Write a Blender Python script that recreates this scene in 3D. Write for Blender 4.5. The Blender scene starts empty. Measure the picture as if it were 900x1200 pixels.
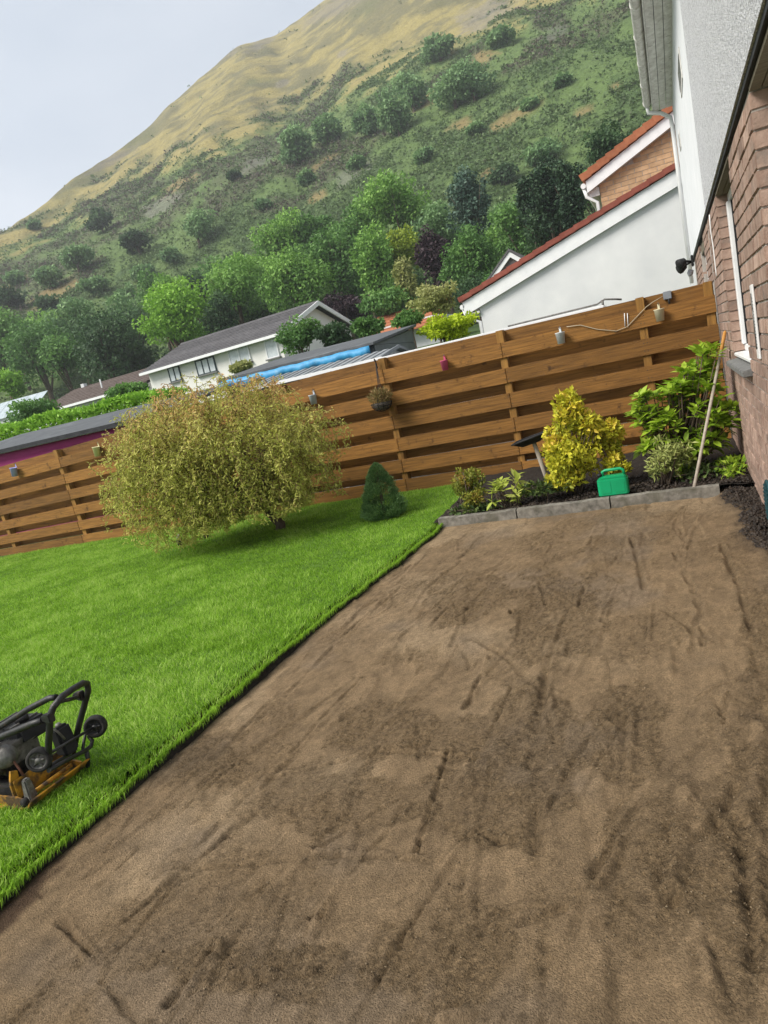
import bpy, bmesh, math, random
import numpy as np
from mathutils import Matrix, Vector
rng = np.random.default_rng(7); random.seed(7)
R = math.radians
SC = bpy.context.scene
COL = SC.collection

# ------------------------------------------------------------------ camera
F = 800.0; ROLL = R(12.08); PITCH = R(10.0); AZ = R(24.9); CAMH = 1.5
def ray(px, py):
    x = px-450; y = py-600
    a = x*math.cos(ROLL)-y*math.sin(ROLL); b = x*math.sin(ROLL)+y*math.cos(ROLL)
    fw = F*math.cos(PITCH)-b*math.sin(PITCH); up = -F*math.sin(PITCH)-b*math.cos(PITCH)
    return np.array([a*math.cos(AZ)-fw*math.sin(AZ), a*math.sin(AZ)+fw*math.cos(AZ), up])/F
CAMP = np.array([0, 0, CAMH])
def atz(px, py, z=0.0): v = ray(px, py); return CAMP+v*((z-CAMH)/v[2])
def aty(px, py, Y): v = ray(px, py); return CAMP+v*(Y/v[1])
def atx(px, py, X): v = ray(px, py); return CAMP+v*(X/v[0])
r0 = ray(450, 600); rx_ = (ray(451, 600)-r0)*F; dn_ = (ray(450, 601)-r0)*F
def proj(P):
    d = np.asarray(P, float)-CAMP
    dz = d@r0; dz = np.where(dz > .01, dz, np.nan)
    return 450+F*(d@rx_)/dz, 600+F*(d@dn_)/dz
cam = bpy.data.cameras.new('camera'); camo = bpy.data.objects.new('camera', cam); COL.objects.link(camo)
cam.sensor_fit = 'HORIZONTAL'; cam.sensor_width = 36; cam.lens = 36*F/900
cam.clip_start = .05; cam.clip_end = 4000
m = Matrix(((rx_[0], -dn_[0], -r0[0], 0), (rx_[1], -dn_[1], -r0[1], 0), (rx_[2], -dn_[2], -r0[2], CAMH), (0, 0, 0, 1)))
camo.matrix_world = m
SC.camera = camo

# ------------------------------------------------------------------ sky, sun, exposure
SUN_DIR = Vector((-.62, -.55, .80)).normalized()           # towards the sun
W = bpy.data.worlds.new('World'); SC.world = W; W.use_nodes = True
nt = W.node_tree; N = nt.nodes; Lk = nt.links
bg = N['Background']; bg.inputs['Strength'].default_value = .115
sky = N.new('ShaderNodeTexSky'); sky.sky_type = 'NISHITA'; sky.sun_disc = False
sky.sun_elevation = math.asin(SUN_DIR.z); sky.sun_rotation = math.atan2(SUN_DIR.x, SUN_DIR.y)
sky.air_density = 1.0; sky.dust_density = 2.0
tc = N.new('ShaderNodeTexCoord')
mp = N.new('ShaderNodeMapping'); mp.inputs['Scale'].default_value = (1.4, 1.4, 3.2); mp.inputs['Location'].default_value = (.3, .8, .1)
nz = N.new('ShaderNodeTexNoise'); nz.inputs['Scale'].default_value = 2.1; nz.inputs['Detail'].default_value = 5; nz.inputs['Roughness'].default_value = .5
rp = N.new('ShaderNodeValToRGB')
rp.color_ramp.elements[0].position = .30; rp.color_ramp.elements[0].color = (1.72, 1.95, 2.24, 1)
rp.color_ramp.elements[1].position = .72; rp.color_ramp.elements[1].color = (2.58, 2.70, 2.87, 1)
mx = N.new('ShaderNodeMix'); mx.data_type = 'RGBA'; mx.inputs[0].default_value = .9
Lk.new(tc.outputs['Generated'], mp.inputs['Vector']); Lk.new(mp.outputs[0], nz.inputs['Vector']); Lk.new(nz.outputs[0], rp.inputs[0])
Lk.new(sky.outputs[0], mx.inputs['A']); Lk.new(rp.outputs[0], mx.inputs['B']); Lk.new(mx.outputs['Result'], bg.inputs['Color'])
sl = bpy.data.lights.new('sun', 'SUN'); sl.energy = 2.3; sl.angle = R(26); sl.color = (1, .95, .86)
so = bpy.data.objects.new('sun', sl); COL.objects.link(so)
so.rotation_euler = SUN_DIR.to_track_quat('Z', 'Y').to_euler()
SC.view_settings.view_transform = 'Standard'; SC.view_settings.look = 'None'
SC.view_settings.exposure = 1.5; SC.view_settings.gamma = 1; SC.view_settings.use_curve_mapping = False

# ------------------------------------------------------------------ helpers
def link(o, parent=None):
    COL.objects.link(o)
    if parent is not None: o.parent = parent
    return o
def tag(o, label=None, cat=None, group=None, kind=None):
    if label: o['label'] = label
    if cat: o['category'] = cat
    if group: o['group'] = group
    if kind: o['kind'] = kind
    return o
def thing(name, label, cat, group=None):
    return tag(link(bpy.data.objects.new(name, None)), label, cat, group)
def npmesh(name, V, Fq, mat, parent=None, smooth=False, attrs=None):
    """V (n,3); Fq an int array (m,3) or (m,4)"""
    V = np.asarray(V, np.float32); Fq = np.asarray(Fq, np.int32)
    me = bpy.data.meshes.new(name); k = Fq.shape[1]; mN = len(Fq)
    me.vertices.add(len(V)); me.vertices.foreach_set('co', V.ravel())
    me.loops.add(mN*k); me.loops.foreach_set('vertex_index', Fq.ravel())
    me.polygons.add(mN); me.polygons.foreach_set('loop_start', np.arange(0, mN*k, k, dtype=np.int32))
    if smooth: me.polygons.foreach_set('use_smooth', np.ones(mN, bool))
    for a, (ty, arr) in (attrs or {}).items():
        at = me.attributes.new(a, ty, 'POINT')
        at.data.foreach_set('value' if ty == 'FLOAT' else 'color', np.asarray(arr, np.float32).ravel())
    me.update(calc_edges=True); me.materials.append(mat)
    return link(bpy.data.objects.new(name, me), parent)
class MB:
    def __init__(s): s.v = []; s.f = []; s.sm = []
    def add(s, V, Fs, sm=False):
        b = len(s.v); s.v += [tuple(map(float, q)) for q in V]
        s.f += [tuple(i+b for i in f) for f in Fs]; s.sm += [sm]*len(Fs); return s
    def box(s, a, b):
        (x0, y0, z0), (x1, y1, z1) = a, b
        return s.hexa([(x0,y0,z0),(x1,y0,z0),(x1,y1,z0),(x0,y1,z0),(x0,y0,z1),(x1,y0,z1),(x1,y1,z1),(x0,y1,z1)])
    def hexa(s, V): return s.add(V, [(3,2,1,0),(4,5,6,7),(0,1,5,4),(1,2,6,5),(2,3,7,6),(3,0,4,7)])
    def prism(s, poly, axis, a, b):
        n = len(poly); ins = lambda p, t: (t, p[0], p[1]) if axis == 'x' else ((p[0], t, p[1]) if axis == 'y' else (p[0], p[1], t))
        V = [ins(p, a) for p in poly]+[ins(p, b) for p in poly]
        return s.add(V, [tuple(range(n)), tuple(range(2*n-1, n-1, -1))]+[(i, i+n, (i+1) % n+n, (i+1) % n) for i in range(n)])
    def tube(s, pts, rad, n=8, cap=True):
        pts = [Vector(map(float, p)) for p in pts]; k = len(pts)
        if not hasattr(rad, '__len__'): rad = [rad]*k
        V = []; pu = None
        for i, p in enumerate(pts):
            d = (pts[min(i+1, k-1)]-pts[max(i-1, 0)]).normalized()
            if pu is None: pu = d.orthogonal().normalized()
            pu = (pu-d*pu.dot(d)).normalized(); w = d.cross(pu)
            V += [p+(pu*math.cos(2*math.pi*j/n)+w*math.sin(2*math.pi*j/n))*rad[i] for j in range(n)]
        Fs = [(i*n+j, i*n+(j+1) % n, (i+1)*n+(j+1) % n, (i+1)*n+j) for i in range(k-1) for j in range(n)]
        s.add(V, Fs, True)
        if cap: s.add(V[:n], [tuple(range(n-1, -1, -1))]); s.add(V[-n:], [tuple(range(n))])
        return s
    def lathe(s, prof, c, ax=(0, 0, 1), n=20):
        ax = Vector(ax).normalized(); u = ax.orthogonal().normalized(); w = ax.cross(u); c = Vector(map(float, c)); V = []
        for r, h in prof: V += [c+ax*h+(u*math.cos(2*math.pi*j/n)+w*math.sin(2*math.pi*j/n))*r for j in range(n)]
        return s.add(V, [(i*n+j, i*n+(j+1) % n, (i+1)*n+(j+1) % n, (i+1)*n+j) for i in range(len(prof)-1) for j in range(n)], True)
    def build(s, name, mat, parent=None, bevel=0):
        me = bpy.data.meshes.new(name); me.from_pydata(s.v, [], s.f)
        me.polygons.foreach_set('use_smooth', s.sm)
        bm = bmesh.new(); bm.from_mesh(me); bmesh.ops.remove_doubles(bm, verts=bm.verts, dist=1e-6)
        bmesh.ops.recalc_face_normals(bm, faces=bm.faces)
        if bevel: bmesh.ops.bevel(bm, geom=[e for e in bm.edges if len(e.link_faces) == 2 and e.calc_face_angle(0) > .6], offset=bevel, segments=2, affect='EDGES', clamp_overlap=True)
        bm.to_mesh(me); bm.free(); me.materials.append(mat)
        return link(bpy.data.objects.new(name, me), parent)
# value noise
_perm = np.random.default_rng(3).random((256, 256)).astype(np.float32)
def vnoise(x, y):
    xi = np.floor(x).astype(int); yi = np.floor(y).astype(int); fx = x-xi; fy = y-yi
    fx = fx*fx*(3-2*fx); fy = fy*fy*(3-2*fy)
    g = lambda a, b: _perm[a & 255, b & 255]
    return (g(xi, yi)*(1-fx)+g(xi+1, yi)*fx)*(1-fy)+(g(xi, yi+1)*(1-fx)+g(xi+1, yi+1)*fx)*fy
def fbm(x, y, o=4, g=.5):
    r = 0; a = 1; t = 0
    for i in range(o): r = r+a*vnoise(x*2**i+17.3*i, y*2**i+5.1*i); t += a; a *= g
    return r/t-.5
def sstep(a, b, x): t = np.clip((x-a)/(b-a), 0, 1); return t*t*(3-2*t)

# ------------------------------------------------------------------ materials
def lin(c):
    f = lambda v: v/12.92 if v <= .04045 else ((v+.055)/1.055)**2.4
    return tuple(f(v/255) for v in c)+(1,)
def mat(name, c1, c2=None, scale=5., stretch=(1, 1, 1), rough=.8, bump=0., bscale=None, bstretch=None, detail=4, metallic=0., rand=0., spec=.3, c3=None, c3scale=1., c3pos=(.55, .7), attr=None, trans=0., lo=.3, hi=.7, bdist=.01):
    """c1..c3 linear RGB; noise in world space; rand varies each object's brightness; attr names a ramp attribute"""
    m = bpy.data.materials.new(name); m.use_nodes = True; nt = m.node_tree; N = nt.nodes; Lk = nt.links
    P = N['Principled BSDF']; P.inputs['Roughness'].default_value = rough; P.inputs['Metallic'].default_value = metallic
    P.inputs['Specular IOR Level'].default_value = spec
    geo = N.new('ShaderNodeNewGeometry')
    def noise(sc, st, det=detail, off=0):
        mp = N.new('ShaderNodeMapping'); mp.inputs['Scale'].default_value = st; mp.inputs['Location'].default_value = (off, off*.7, off*.3)
        if rand:
            oi = N.new('ShaderNodeObjectInfo'); ad = N.new('ShaderNodeVectorMath'); ad.operation = 'ADD'
            ml = N.new('ShaderNodeMath'); ml.operation = 'MULTIPLY'; ml.inputs[1].default_value = 37.
            Lk.new(oi.outputs['Random'], ml.inputs[0]); Lk.new(geo.outputs['Position'], ad.inputs[0]); Lk.new(ml.outputs[0], ad.inputs[1])
            Lk.new(ad.outputs[0], mp.inputs['Vector'])
        else: Lk.new(geo.outputs['Position'], mp.inputs['Vector'])
        nz = N.new('ShaderNodeTexNoise'); nz.inputs['Scale'].default_value = sc; nz.inputs['Detail'].default_value = det; nz.inputs['Roughness'].default_value = .6
        Lk.new(mp.outputs[0], nz.inputs['Vector']); return nz.outputs[0]
    def ramp(fac, stops):
        rp = N.new('ShaderNodeValToRGB'); e = rp.color_ramp.elements
        while len(e) < len(stops): e.new(.5)
        for q, (p, c) in zip(e, stops): q.position = p; q.color = tuple(c[:3])+(1,)
        Lk.new(fac, rp.inputs[0]); return rp.outputs[0]
    if attr:
        at = N.new('ShaderNodeAttribute'); at.attribute_name = attr
        out = ramp(at.outputs['Fac'], [(i/(len(c1)-1), c) for i, c in enumerate(c1)]) if isinstance(c1[0], (tuple, list)) else at.outputs['Color']
        if c2:                                            # fine speckle on top of the attribute colour
            sp = ramp(noise(scale, stretch), [(lo, (c2[0],)*3), (hi, (c2[1],)*3)])
            mm = N.new('ShaderNodeMix'); mm.data_type = 'RGBA'; mm.blend_type = 'MULTIPLY'; mm.inputs[0].default_value = 1
            Lk.new(out, mm.inputs['A']); Lk.new(sp, mm.inputs['B']); out = mm.outputs['Result']
    elif c2:
        out = ramp(noise(scale, stretch), [(lo, c1), (hi, c2)])
        if c3:
            mm = N.new('ShaderNodeMix'); mm.data_type = 'RGBA'
            Lk.new(ramp(noise(c3scale, (1, 1, 1), 5, 4.), [(c3pos[0], (0, 0, 0)), (c3pos[1], (1, 1, 1))]), mm.inputs[0])
            Lk.new(out, mm.inputs['A']); mm.inputs['B'].default_value = tuple(c3[:3])+(1,); out = mm.outputs['Result']
    else:
        rg = N.new('ShaderNodeRGB'); rg.outputs[0].default_value = tuple(c1[:3])+(1,); out = rg.outputs[0]
    if rand:
        oi = N.new('ShaderNodeObjectInfo'); mr = N.new('ShaderNodeMapRange'); mr.inputs['To Min'].default_value = 1-rand; mr.inputs['To Max'].default_value = 1+rand
        Lk.new(oi.outputs['Random'], mr.inputs['Value']); hs = N.new('ShaderNodeHueSaturation')
        Lk.new(mr.outputs[0], hs.inputs['Value']); Lk.new(out, hs.inputs['Color']); out = hs.outputs[0]
    Lk.new(out, P.inputs['Base Color'])
    if bump:
        bp = N.new('ShaderNodeBump'); bp.inputs['Strength'].default_value = bump; bp.inputs['Distance'].default_value = bdist
        Lk.new(noise(bscale or scale*3, bstretch or stretch, 5), bp.inputs['Height']); Lk.new(bp.outputs[0], P.inputs['Normal'])
    if trans:
        tr = N.new('ShaderNodeBsdfTranslucent'); ms = N.new('ShaderNodeMixShader'); ms.inputs[0].default_value = trans
        Lk.new(out, tr.inputs['Color']); Lk.new(P.outputs[0], ms.inputs[1]); Lk.new(tr.outputs[0], ms.inputs[2])
        Lk.new(ms.outputs[0], N['Material Output'].inputs['Surface'])
    return m
def leafmat(name, *cols, trans=.3): return mat(name, cols, attr='var', rough=.55, trans=trans, spec=.25)
wood = mat('fence_wood', (.135, .062, .014), (.32, .150, .034), 6.5, (.45, 9, 9), .72, .3, 22, (.4, 9, 9), rand=.26, c3=(.080, .036, .010), c3scale=8.5, c3pos=(.60, .74), lo=.3, hi=.7)
woodp = mat('fence_post_wood', (.15, .072, .016), (.33, .17, .04), 3., (9, 9, .6), .75, .3, 14, (9, 9, .5), rand=.1)
brick_m = mat('brick_face', (.235, .150, .115), (.40, .285, .230), 9, (1, 1, 1), .9, .5, 60, rand=.22, c3=(.20, .155, .13), c3scale=6, c3pos=(.55, .72))
mortar = mat('mortar', (.32, .29, .26), (.44, .40, .36), 30, rough=.95, bump=.4, bscale=120)
rough_m = mat('roughcast', (.40, .41, .44), (.84, .85, .88), 62, rough=.95, bump=1., bscale=75, lo=.34, hi=.56, bdist=.04)
smooth_w = mat('painted_render', (.66, .68, .70), (.74, .75, .77), 3, rough=.85, bump=.25, bscale=60)
white_h = mat('white_harling', (.61, .62, .63), (.72, .725, .725), 1.1, rough=.9, bump=.4, bscale=40)
upvc = mat('white_plastic', (.72, .73, .74), (.82, .82, .82), 4, rough=.35, spec=.5)
oldw = mat('weathered_white', (.50, .48, .45), (.78, .77, .74), 14, (1, .6, 1), .7, c3=(.26, .24, .21), c3scale=16, c3pos=(.6, .75))
soffit_m = mat('weathered_soffit', (.10, .085, .06), (.22, .19, .14), 6, (1, 14, 1), .9, .3)
glass = mat('window_glass', (.05, .06, .07), rough=.05, spec=.9)
frosted = mat('blind_behind_glass', (.45, .50, .52), (.62, .66, .68), 4, rough=.15, spec=.6)
concrete = mat('kerb_concrete', (.095, .088, .075), (.26, .24, .205), 16, rough=.95, bump=.8, bscale=70, c3=(.09, .085, .06), c3scale=4, c3pos=(.5, .68))
sill_m = mat('sill_concrete', (.12, .12, .12), (.20, .20, .19), 20, rough=.9, bump=.4)
black = mat('black_metal', (.006, .006, .007), (.022, .021, .020), 22, rough=.5, bump=.3, c3=(.11, .065, .035), c3scale=18, c3pos=(.6, .74), spec=.5)
blackp = mat('black_plastic', (.008, .008, .009), (.020, .020, .021), 12, rough=.65)
steel = mat('dusty_aluminium', (.07, .068, .063), (.22, .21, .195), 25, rough=.55, metallic=.4, bump=.4, c3=(.06, .05, .04), c3scale=20)
rubber = mat('worn_rubber', (.010, .010, .010), (.035, .032, .03), 30, rough=.85, bump=.3)
yellow = mat('worn_yellow_paint', (.40, .19, .012), (.52, .27, .025), 14, rough=.6, bump=.3, c3=(.075, .048, .027), c3scale=15, c3pos=(.42, .58))
green_p = mat('green_plastic', (.0, .27, .105), (.0, .34, .135), 6, rough=.4, spec=.5)
stick_m = mat('weathered_handle', (.27, .23, .185), (.42, .37, .31), 30, (1, 1, .15), .75)
slate = mat('grey_roof_tile', (.070, .067, .072), (.13, .125, .13), 2.2, rough=.9, bump=.3, rand=.15)
brownroof = mat('brown_roof_tile', (.075, .056, .048), (.14, .108, .095), 2, rough=.9, rand=.12)
redtile = mat('red_clay_tile', (.20, .055, .038), (.29, .088, .062), 5, rough=.8, rand=.12)
orangetile = mat('orange_clay_tile', (.28, .095, .045), (.38, .145, .072), 5, rough=.8, rand=.12)
cream_brick = mat('buff_brick', (.40, .245, .135), (.56, .37, .22), 6, rough=.9, rand=.14)
felt = mat('roof_felt', (.075, .082, .09), (.115, .122, .13), 3, rough=.9, c3=(.16, .17, .18), c3scale=1.2)
felt_and_shade = mat('dark_felt_and_shade', (.02, .022, .025), (.04, .042, .046), 8, rough=.8)  # shed felt edge, also the painted shade strips under the upper walls
magenta = mat('magenta_cladding', (.36, .035, .17), (.45, .055, .22), 3, (1, 1, 6), .7)
bluet = mat('blue_tarpaulin', (.03, .22, .46), (.06, .34, .60), 9, rough=.5, c3=(.16, .30, .40), c3scale=3, c3pos=(.55, .7))
metalsheet = mat('corrugated_metal', (.20, .215, .23), (.33, .35, .365), 7, rough=.6, metallic=.2)
shedgrey = mat('grey_cladding', (.11, .125, .14), (.155, .17, .185), 4, rough=.8)
bark = mat('bark', (.06, .043, .03), (.14, .105, .075), 14, (1, 1, .3), .95, .8)
soil = mat('dark_soil', (.012, .009, .007), (.034, .026, .020), 40, rough=.98, bump=1., bscale=60, c3=(.05, .038, .028), c3scale=35, c3pos=(.6, .72), bdist=.02)

def copy_part(src, parent, loc, name=None):
    o = src.copy(); COL.objects.link(o); o.parent = parent; o.location = loc; return o
# ---- foliage
def leafmesh(name, P, D, Nn, size, mat, parent=None, wr=.4, var=None, fold=.12, kind=None):
    """one folded rhombus for each leaf: base P, axis D, side from D x Nn"""
    n = len(P); D = D/(np.linalg.norm(D, axis=1)[:, None]+1e-9)
    S = np.cross(D, Nn); S /= (np.linalg.norm(S, axis=1)[:, None]+1e-9); Up = np.cross(S, D)
    size = np.broadcast_to(size, (n,))[:, None]
    V = np.empty((n, 4, 3), np.float32)
    V[:, 0] = P; V[:, 2] = P+D*size
    mid = P+D*size*.45+Up*size*fold
    V[:, 1] = mid+S*size*wr*.5; V[:, 3] = mid-S*size*wr*.5
    b = np.arange(n)[:, None]*4
    T = np.concatenate([b+np.array([0, 1, 2]), b+np.array([0, 2, 3])], 1).reshape(-1, 3)
    if var is None: var = rng.random(n)
    o = npmesh(name, V.reshape(-1, 3), T, mat, parent, False, {'var': ('FLOAT', np.repeat(np.clip(var, 0, 1), 4))})
    if kind: o['kind'] = kind
    return o
def rdir(n): v = rng.normal(size=(n, 3)); return v/np.linalg.norm(v, axis=1)[:, None]
def clump_crown(c, r, nclump, nleaf, lsize, seed=0, shape=1., up=.35, csz=.36):
    """points, axes, normals and tint of leaves spread over clumps filling an ellipsoid"""
    c = np.array(c, float); r = np.array(r, float)
    d = rdir(nclump); rad = rng.random(nclump)**.45*.80
    C = d*rad[:, None]; C[:, 2] = C[:, 2]*1.0
    if shape != 1: C[:, :2] *= (1-(C[:, 2:3]*.5+.5)*(1-shape))
    cs = csz*(.6+.7*rng.random(nclump))*(1.15-.45*rad)
    k = rng.choice(nclump, nleaf, p=cs**2/np.sum(cs**2))
    q = rdir(nleaf); q[:, 2] = q[:, 2]*.8+up*.4
    rr = cs[k]*(.55+.5*rng.random(nleaf)**.6)
    loc = C[k]+q*rr[:, None]
    P = c+loc*r
    Nn = q*.6+rdir(nleaf)*.7+np.array([0, 0, .4])
    D = rdir(nleaf)+q*.5+np.array([0, 0, -.35])
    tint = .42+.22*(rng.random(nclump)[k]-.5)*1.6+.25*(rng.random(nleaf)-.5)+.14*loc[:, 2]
    return P, D, Nn, lsize*(.6+.8*rng.random(nleaf)), tint
def trunkmb(base, top, r, limbs, crown_c, crown_r, n=6):
    mb = MB(); base = Vector(base); top = Vector(top)
    pts = [base.lerp(top, t)+Vector((random.uniform(-.04, .04), random.uniform(-.04, .04), 0))*(top-base).length*(t*(1-t)*2) for t in (0, .12, .35, .65, 1)]
    mb.tube(pts, [r*1.35, r, r*.85, r*.6, r*.2], n)
    for i in range(limbs):
        t = random.uniform(.3, .8); p = base.lerp(top, t)
        d = rdir(1)[0]; d[2] = abs(d[2])*.6+.25
        e = Vector(crown_c)+Vector((d[0]*crown_r[0], d[1]*crown_r[1], d[2]*crown_r[2]*.8))*.8
        mb.tube([p, p.lerp(e, .5)+Vector((0, 0, .06))*(e-p).length, e], [r*.5, r*.3, r*.06], 5)
    return mb
def tree(label, px, py, w, h, D, leaf, lsize=None, n=4200, group=None, name='broadleaf_tree', ground=None, shape=1., Yplane=True, clumps=34, depth=.9, cat='tree', trunk_r=None, csz=.36, base=None):
    """crown filling about w x h photo pixels round px,py on the plane y = D; trunk down to the ground"""
    c = aty(px, py, D) if base is None else base
    k = np.linalg.norm(c-CAMP)/F*(np.dot((c-CAMP)/np.linalg.norm(c-CAMP), r0))
    rx, rz = w*k*.5, h*k*.5; c = np.array(c, float)
    if D > 40: c[2] -= rz*.20; rz *= 1.24; rx *= 1.22; n = int(n*1.05)
    r = (rx, rx*depth, rz)
    t = thing(name, label, cat, group)
    gz = gnd(c[0], c[1]) if ground is None else ground
    gz = min(gz, c[2]-rz*.9)
    P, Dd, Nn, sz, tint = clump_crown(c, r, clumps, n, lsize or k*3.9, shape=shape, csz=csz)
    leafmesh('crown', P, Dd, Nn, sz, leaf, t, .62, tint)
    trunkmb((c[0], c[1], gz-.2), (c[0], c[1], c[2]+rz*.55), trunk_r or max(.12, rx*.07), 5, c, r).build('trunk', bark, t)
    return t

# ================================================================== THE SETTING
def gnd(x, y):
    return float(np.interp(y, [-1e4, 9.5, 45, 90, 200], [-.09, -.09, 3.7, 7.2, 7.2]))
def lawn_z(x, y): return .045-.15*np.clip((-4.5-np.asarray(x, float))/8, 0, 1.5)
# ground: one big sheet with the rise towards the hill
ys = [-280, -60, 0, 9.5, 14, 20, 30, 45, 60, 90, 140]; xs = [-640, -300, -120, -60, -30, -15, 0, 15, 30, 60, 120, 300, 640]
V = [(x, y, gnd(x, y)) for y in ys for x in xs]; nx = len(xs)
Fq = [(j*nx+i, j*nx+i+1, (j+1)*nx+i+1, (j+1)*nx+i) for j in range(len(ys)-1) for i in range(nx-1)]
groundmat = mat('rough_grass_ground', (.035, .07, .018), (.07, .12, .03), 1.5, rough=.95, bump=.6, bscale=30)
tag(npmesh('ground', V, Fq, groundmat), kind='structure')

# ---- hill: ruled between its foot and its ridge, with gullies
KN = [(-100,1,190),(-85,3,200),(-70,9,220),(-60,12.3,240),(-48.26,16.06,280),(-44.3,17.89,300),(-40.7,19.83,320),(-36.5,21.53,345),(-32,23.85,375),(-28.3,25.36,400),(-25.57,25.6,412),(-21.9,26.8,430),(-15,28.5,460),(-5,30.5,500),(10,32,540),(30,32,560),(60,28,560)]
KN = np.array(KN); NU, NS = 480, 270
u = np.linspace(-75, 40, NU); el = np.interp(u, KN[:, 0], KN[:, 1]); Dr = np.interp(u, KN[:, 0], KN[:, 2])
ker = np.hanning(15); ker /= ker.sum()
sm_ = lambda a: np.convolve(np.pad(a, 7, mode='edge'), ker, 'valid')
el = sm_(el)+.5*fbm(u*.35, u*0+3, 4); Dr = sm_(Dr)
s = np.concatenate([np.linspace(0, 1, NS-14)**1.0, 1+np.linspace(.004, .12, 14)])
Db = np.minimum(88/np.maximum(np.cos(np.radians(u)), .3), 112); zb = 6.0
UU, SS = np.meshgrid(u, s, indexing='ij'); sc_ = np.minimum(SS, 1)
DD = Db[:, None]+(Dr-Db)[:, None]*SS
zr = CAMH+Dr*np.tan(np.radians(el))
ZZ = zb+(zr-zb)[:, None]*sc_-np.maximum(SS-1, 0)*260
HX = DD*np.sin(np.radians(UU)); HY = DD*np.cos(np.radians(UU))
fade = np.clip(sc_*8, 0, 1)*np.clip((1.02-sc_)*9, .12, 1)
ZZ += fade*(9*fbm(HX*.012+40, HY*.012, 3)+8.5*fbm((HX+HY*.35)*.035+9, HY*.012+2, 4)+2.2*fbm(HX*.12, HY*.12, 4))
ZZ[:, 0] -= 3
HP = np.stack([HX, HY, ZZ], -1)
hpx, hpy = proj(HP.reshape(-1, 3)); hpx = hpx.reshape(NU, NS); hpy = hpy.reshape(NU, NS)
# biomes, laid out on the slope
bx = [-400, 0, 50, 100, 150, 240, 300, 350, 400, 450, 560, 640, 900]; by = [480, 287, 266, 240, 207, 176, 150, 122, 100, 76, 36, 0, -110]
nlow = fbm(HX*.03, HY*.03, 4); nmid = fbm(HX*.11+7, HY*.11, 4); nhi = fbm(HX*.45, HY*.45+3, 3)
dB = hpy-np.interp(hpx, bx, by)
scrubw = sstep(-16, 14, dB+70*nmid+26*nlow+24*nhi)
heather = sstep(.0, .16, nlow*.9+nmid*.7+.10-np.clip(dB-55, 0, 200)/260)*scrubw
yel = np.array([.30, .25, .095]); yel2 = np.array([.185, .165, .075]); brk = np.array([.108, .165, .050]); brk2 = np.array([.066, .110, .036])
hea = np.array([.092, .098, .052]); rock = np.array([.20, .185, .17]); tan = np.array([.26, .19, .085])
mixc = lambda a, b, t: a*(1-t[..., None])+b*t[..., None]
Cc = mixc(mixc(yel[None, None], yel2[None, None], sstep(-.12, .2, nmid+nlow*.6)), np.array([.11, .125, .055])[None, None], sstep(.06, .22, nlow+nmid*.3)*.6)
scr = mixc(brk[None, None], brk2[None, None], sstep(-.12, .18, nmid*1.1+nhi*.5)); scr = mixc(scr, hea[None, None], heather*.65)
strk = fbm((HX*.8+ZZ*.9)*.05, (HX*.5-ZZ*1.1)*.35, 4)
Cc = mixc(Cc, np.array([.15, .14, .072])[None, None], sstep(-.15, .25, strk+.9*nmid+.5*nhi)*.8)
Cc = mixc(Cc, scr, scrubw)
def patch(px, py, a, b, col, amt=1., rot=-.5):
    global Cc
    dx = hpx-px; dy = hpy-py; X = dx*math.cos(rot)+dy*math.sin(rot); Y = -dx*math.sin(rot)+dy*math.cos(rot)
    k = sstep(1.25, .6, np.sqrt((X/a)**2+(Y/b)**2)+1.6*nhi+1.1*nmid)*amt
    Cc = mixc(Cc, col[None, None], k)
    return k
notscrub = np.zeros_like(nlow)
for q in [(372,230,13,6,tan),(62,346,34,10,tan),(213,216,28,6,tan),(683,131,12,5,tan),(722,102,10,5,tan),(597,139,34,8,tan),(537,146,16,6,tan),(569,203,18,8,tan*.8),(565,66,16,7,tan),(190,240,28,9,rock),(572,14,36,13,rock),(415,205,30,9,rock*.9),(300,190,20,7,rock*.8),(650,40,20,8,rock*.7),(395,8,38,9,rock*.8),(262,62,25,7,rock*.8),(305,52,20,5,rock*.8),(402,62,7,4,rock),(330,98,8,4,rock),(130,188,30,5,rock*.7),(110,330,14,4,tan),(20,330,20,6,tan),(495,120,20,6,tan*.8),(380,190,25,5,tan*.8),(455,230,22,5,tan*.8)]:
    notscrub = np.maximum(notscrub, patch(*q, .55 if q[4][0] < .22 and q[4][2] > .1 else .8))
Cc = np.concatenate([Cc, np.ones((NU, NS, 1))], -1)
hillmat = mat('hillside', (1, 1, 1), (.76, 1.22), 1.1, rough=.95, attr='col', bump=.9, bscale=1.2, bdist=.8, lo=.3, hi=.7, detail=6)
ii = (np.arange(NU-1)[:, None]*NS+np.arange(NS-1)[None]).ravel()
hill = npmesh('hill', HP.reshape(-1, 3), np.stack([ii, ii+1, ii+NS+1, ii+NS], 1)[:, ::-1], hillmat, None, True, {'col': ('FLOAT_COLOR', Cc.reshape(-1, 4))})
tag(hill, kind='structure')
def hill_at(px, py):
    d = (hpx-px)**2+(hpy-py)**2; d = np.where(np.isnan(d), 1e9, d)
    cand = np.argwhere(d < max(9, d.min()*1.5+1)); dist = [HP[a, b]@HP[a, b] for a, b in cand]
    a, b = cand[int(np.argmin(dist))]; return HP[a, b].copy()
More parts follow.
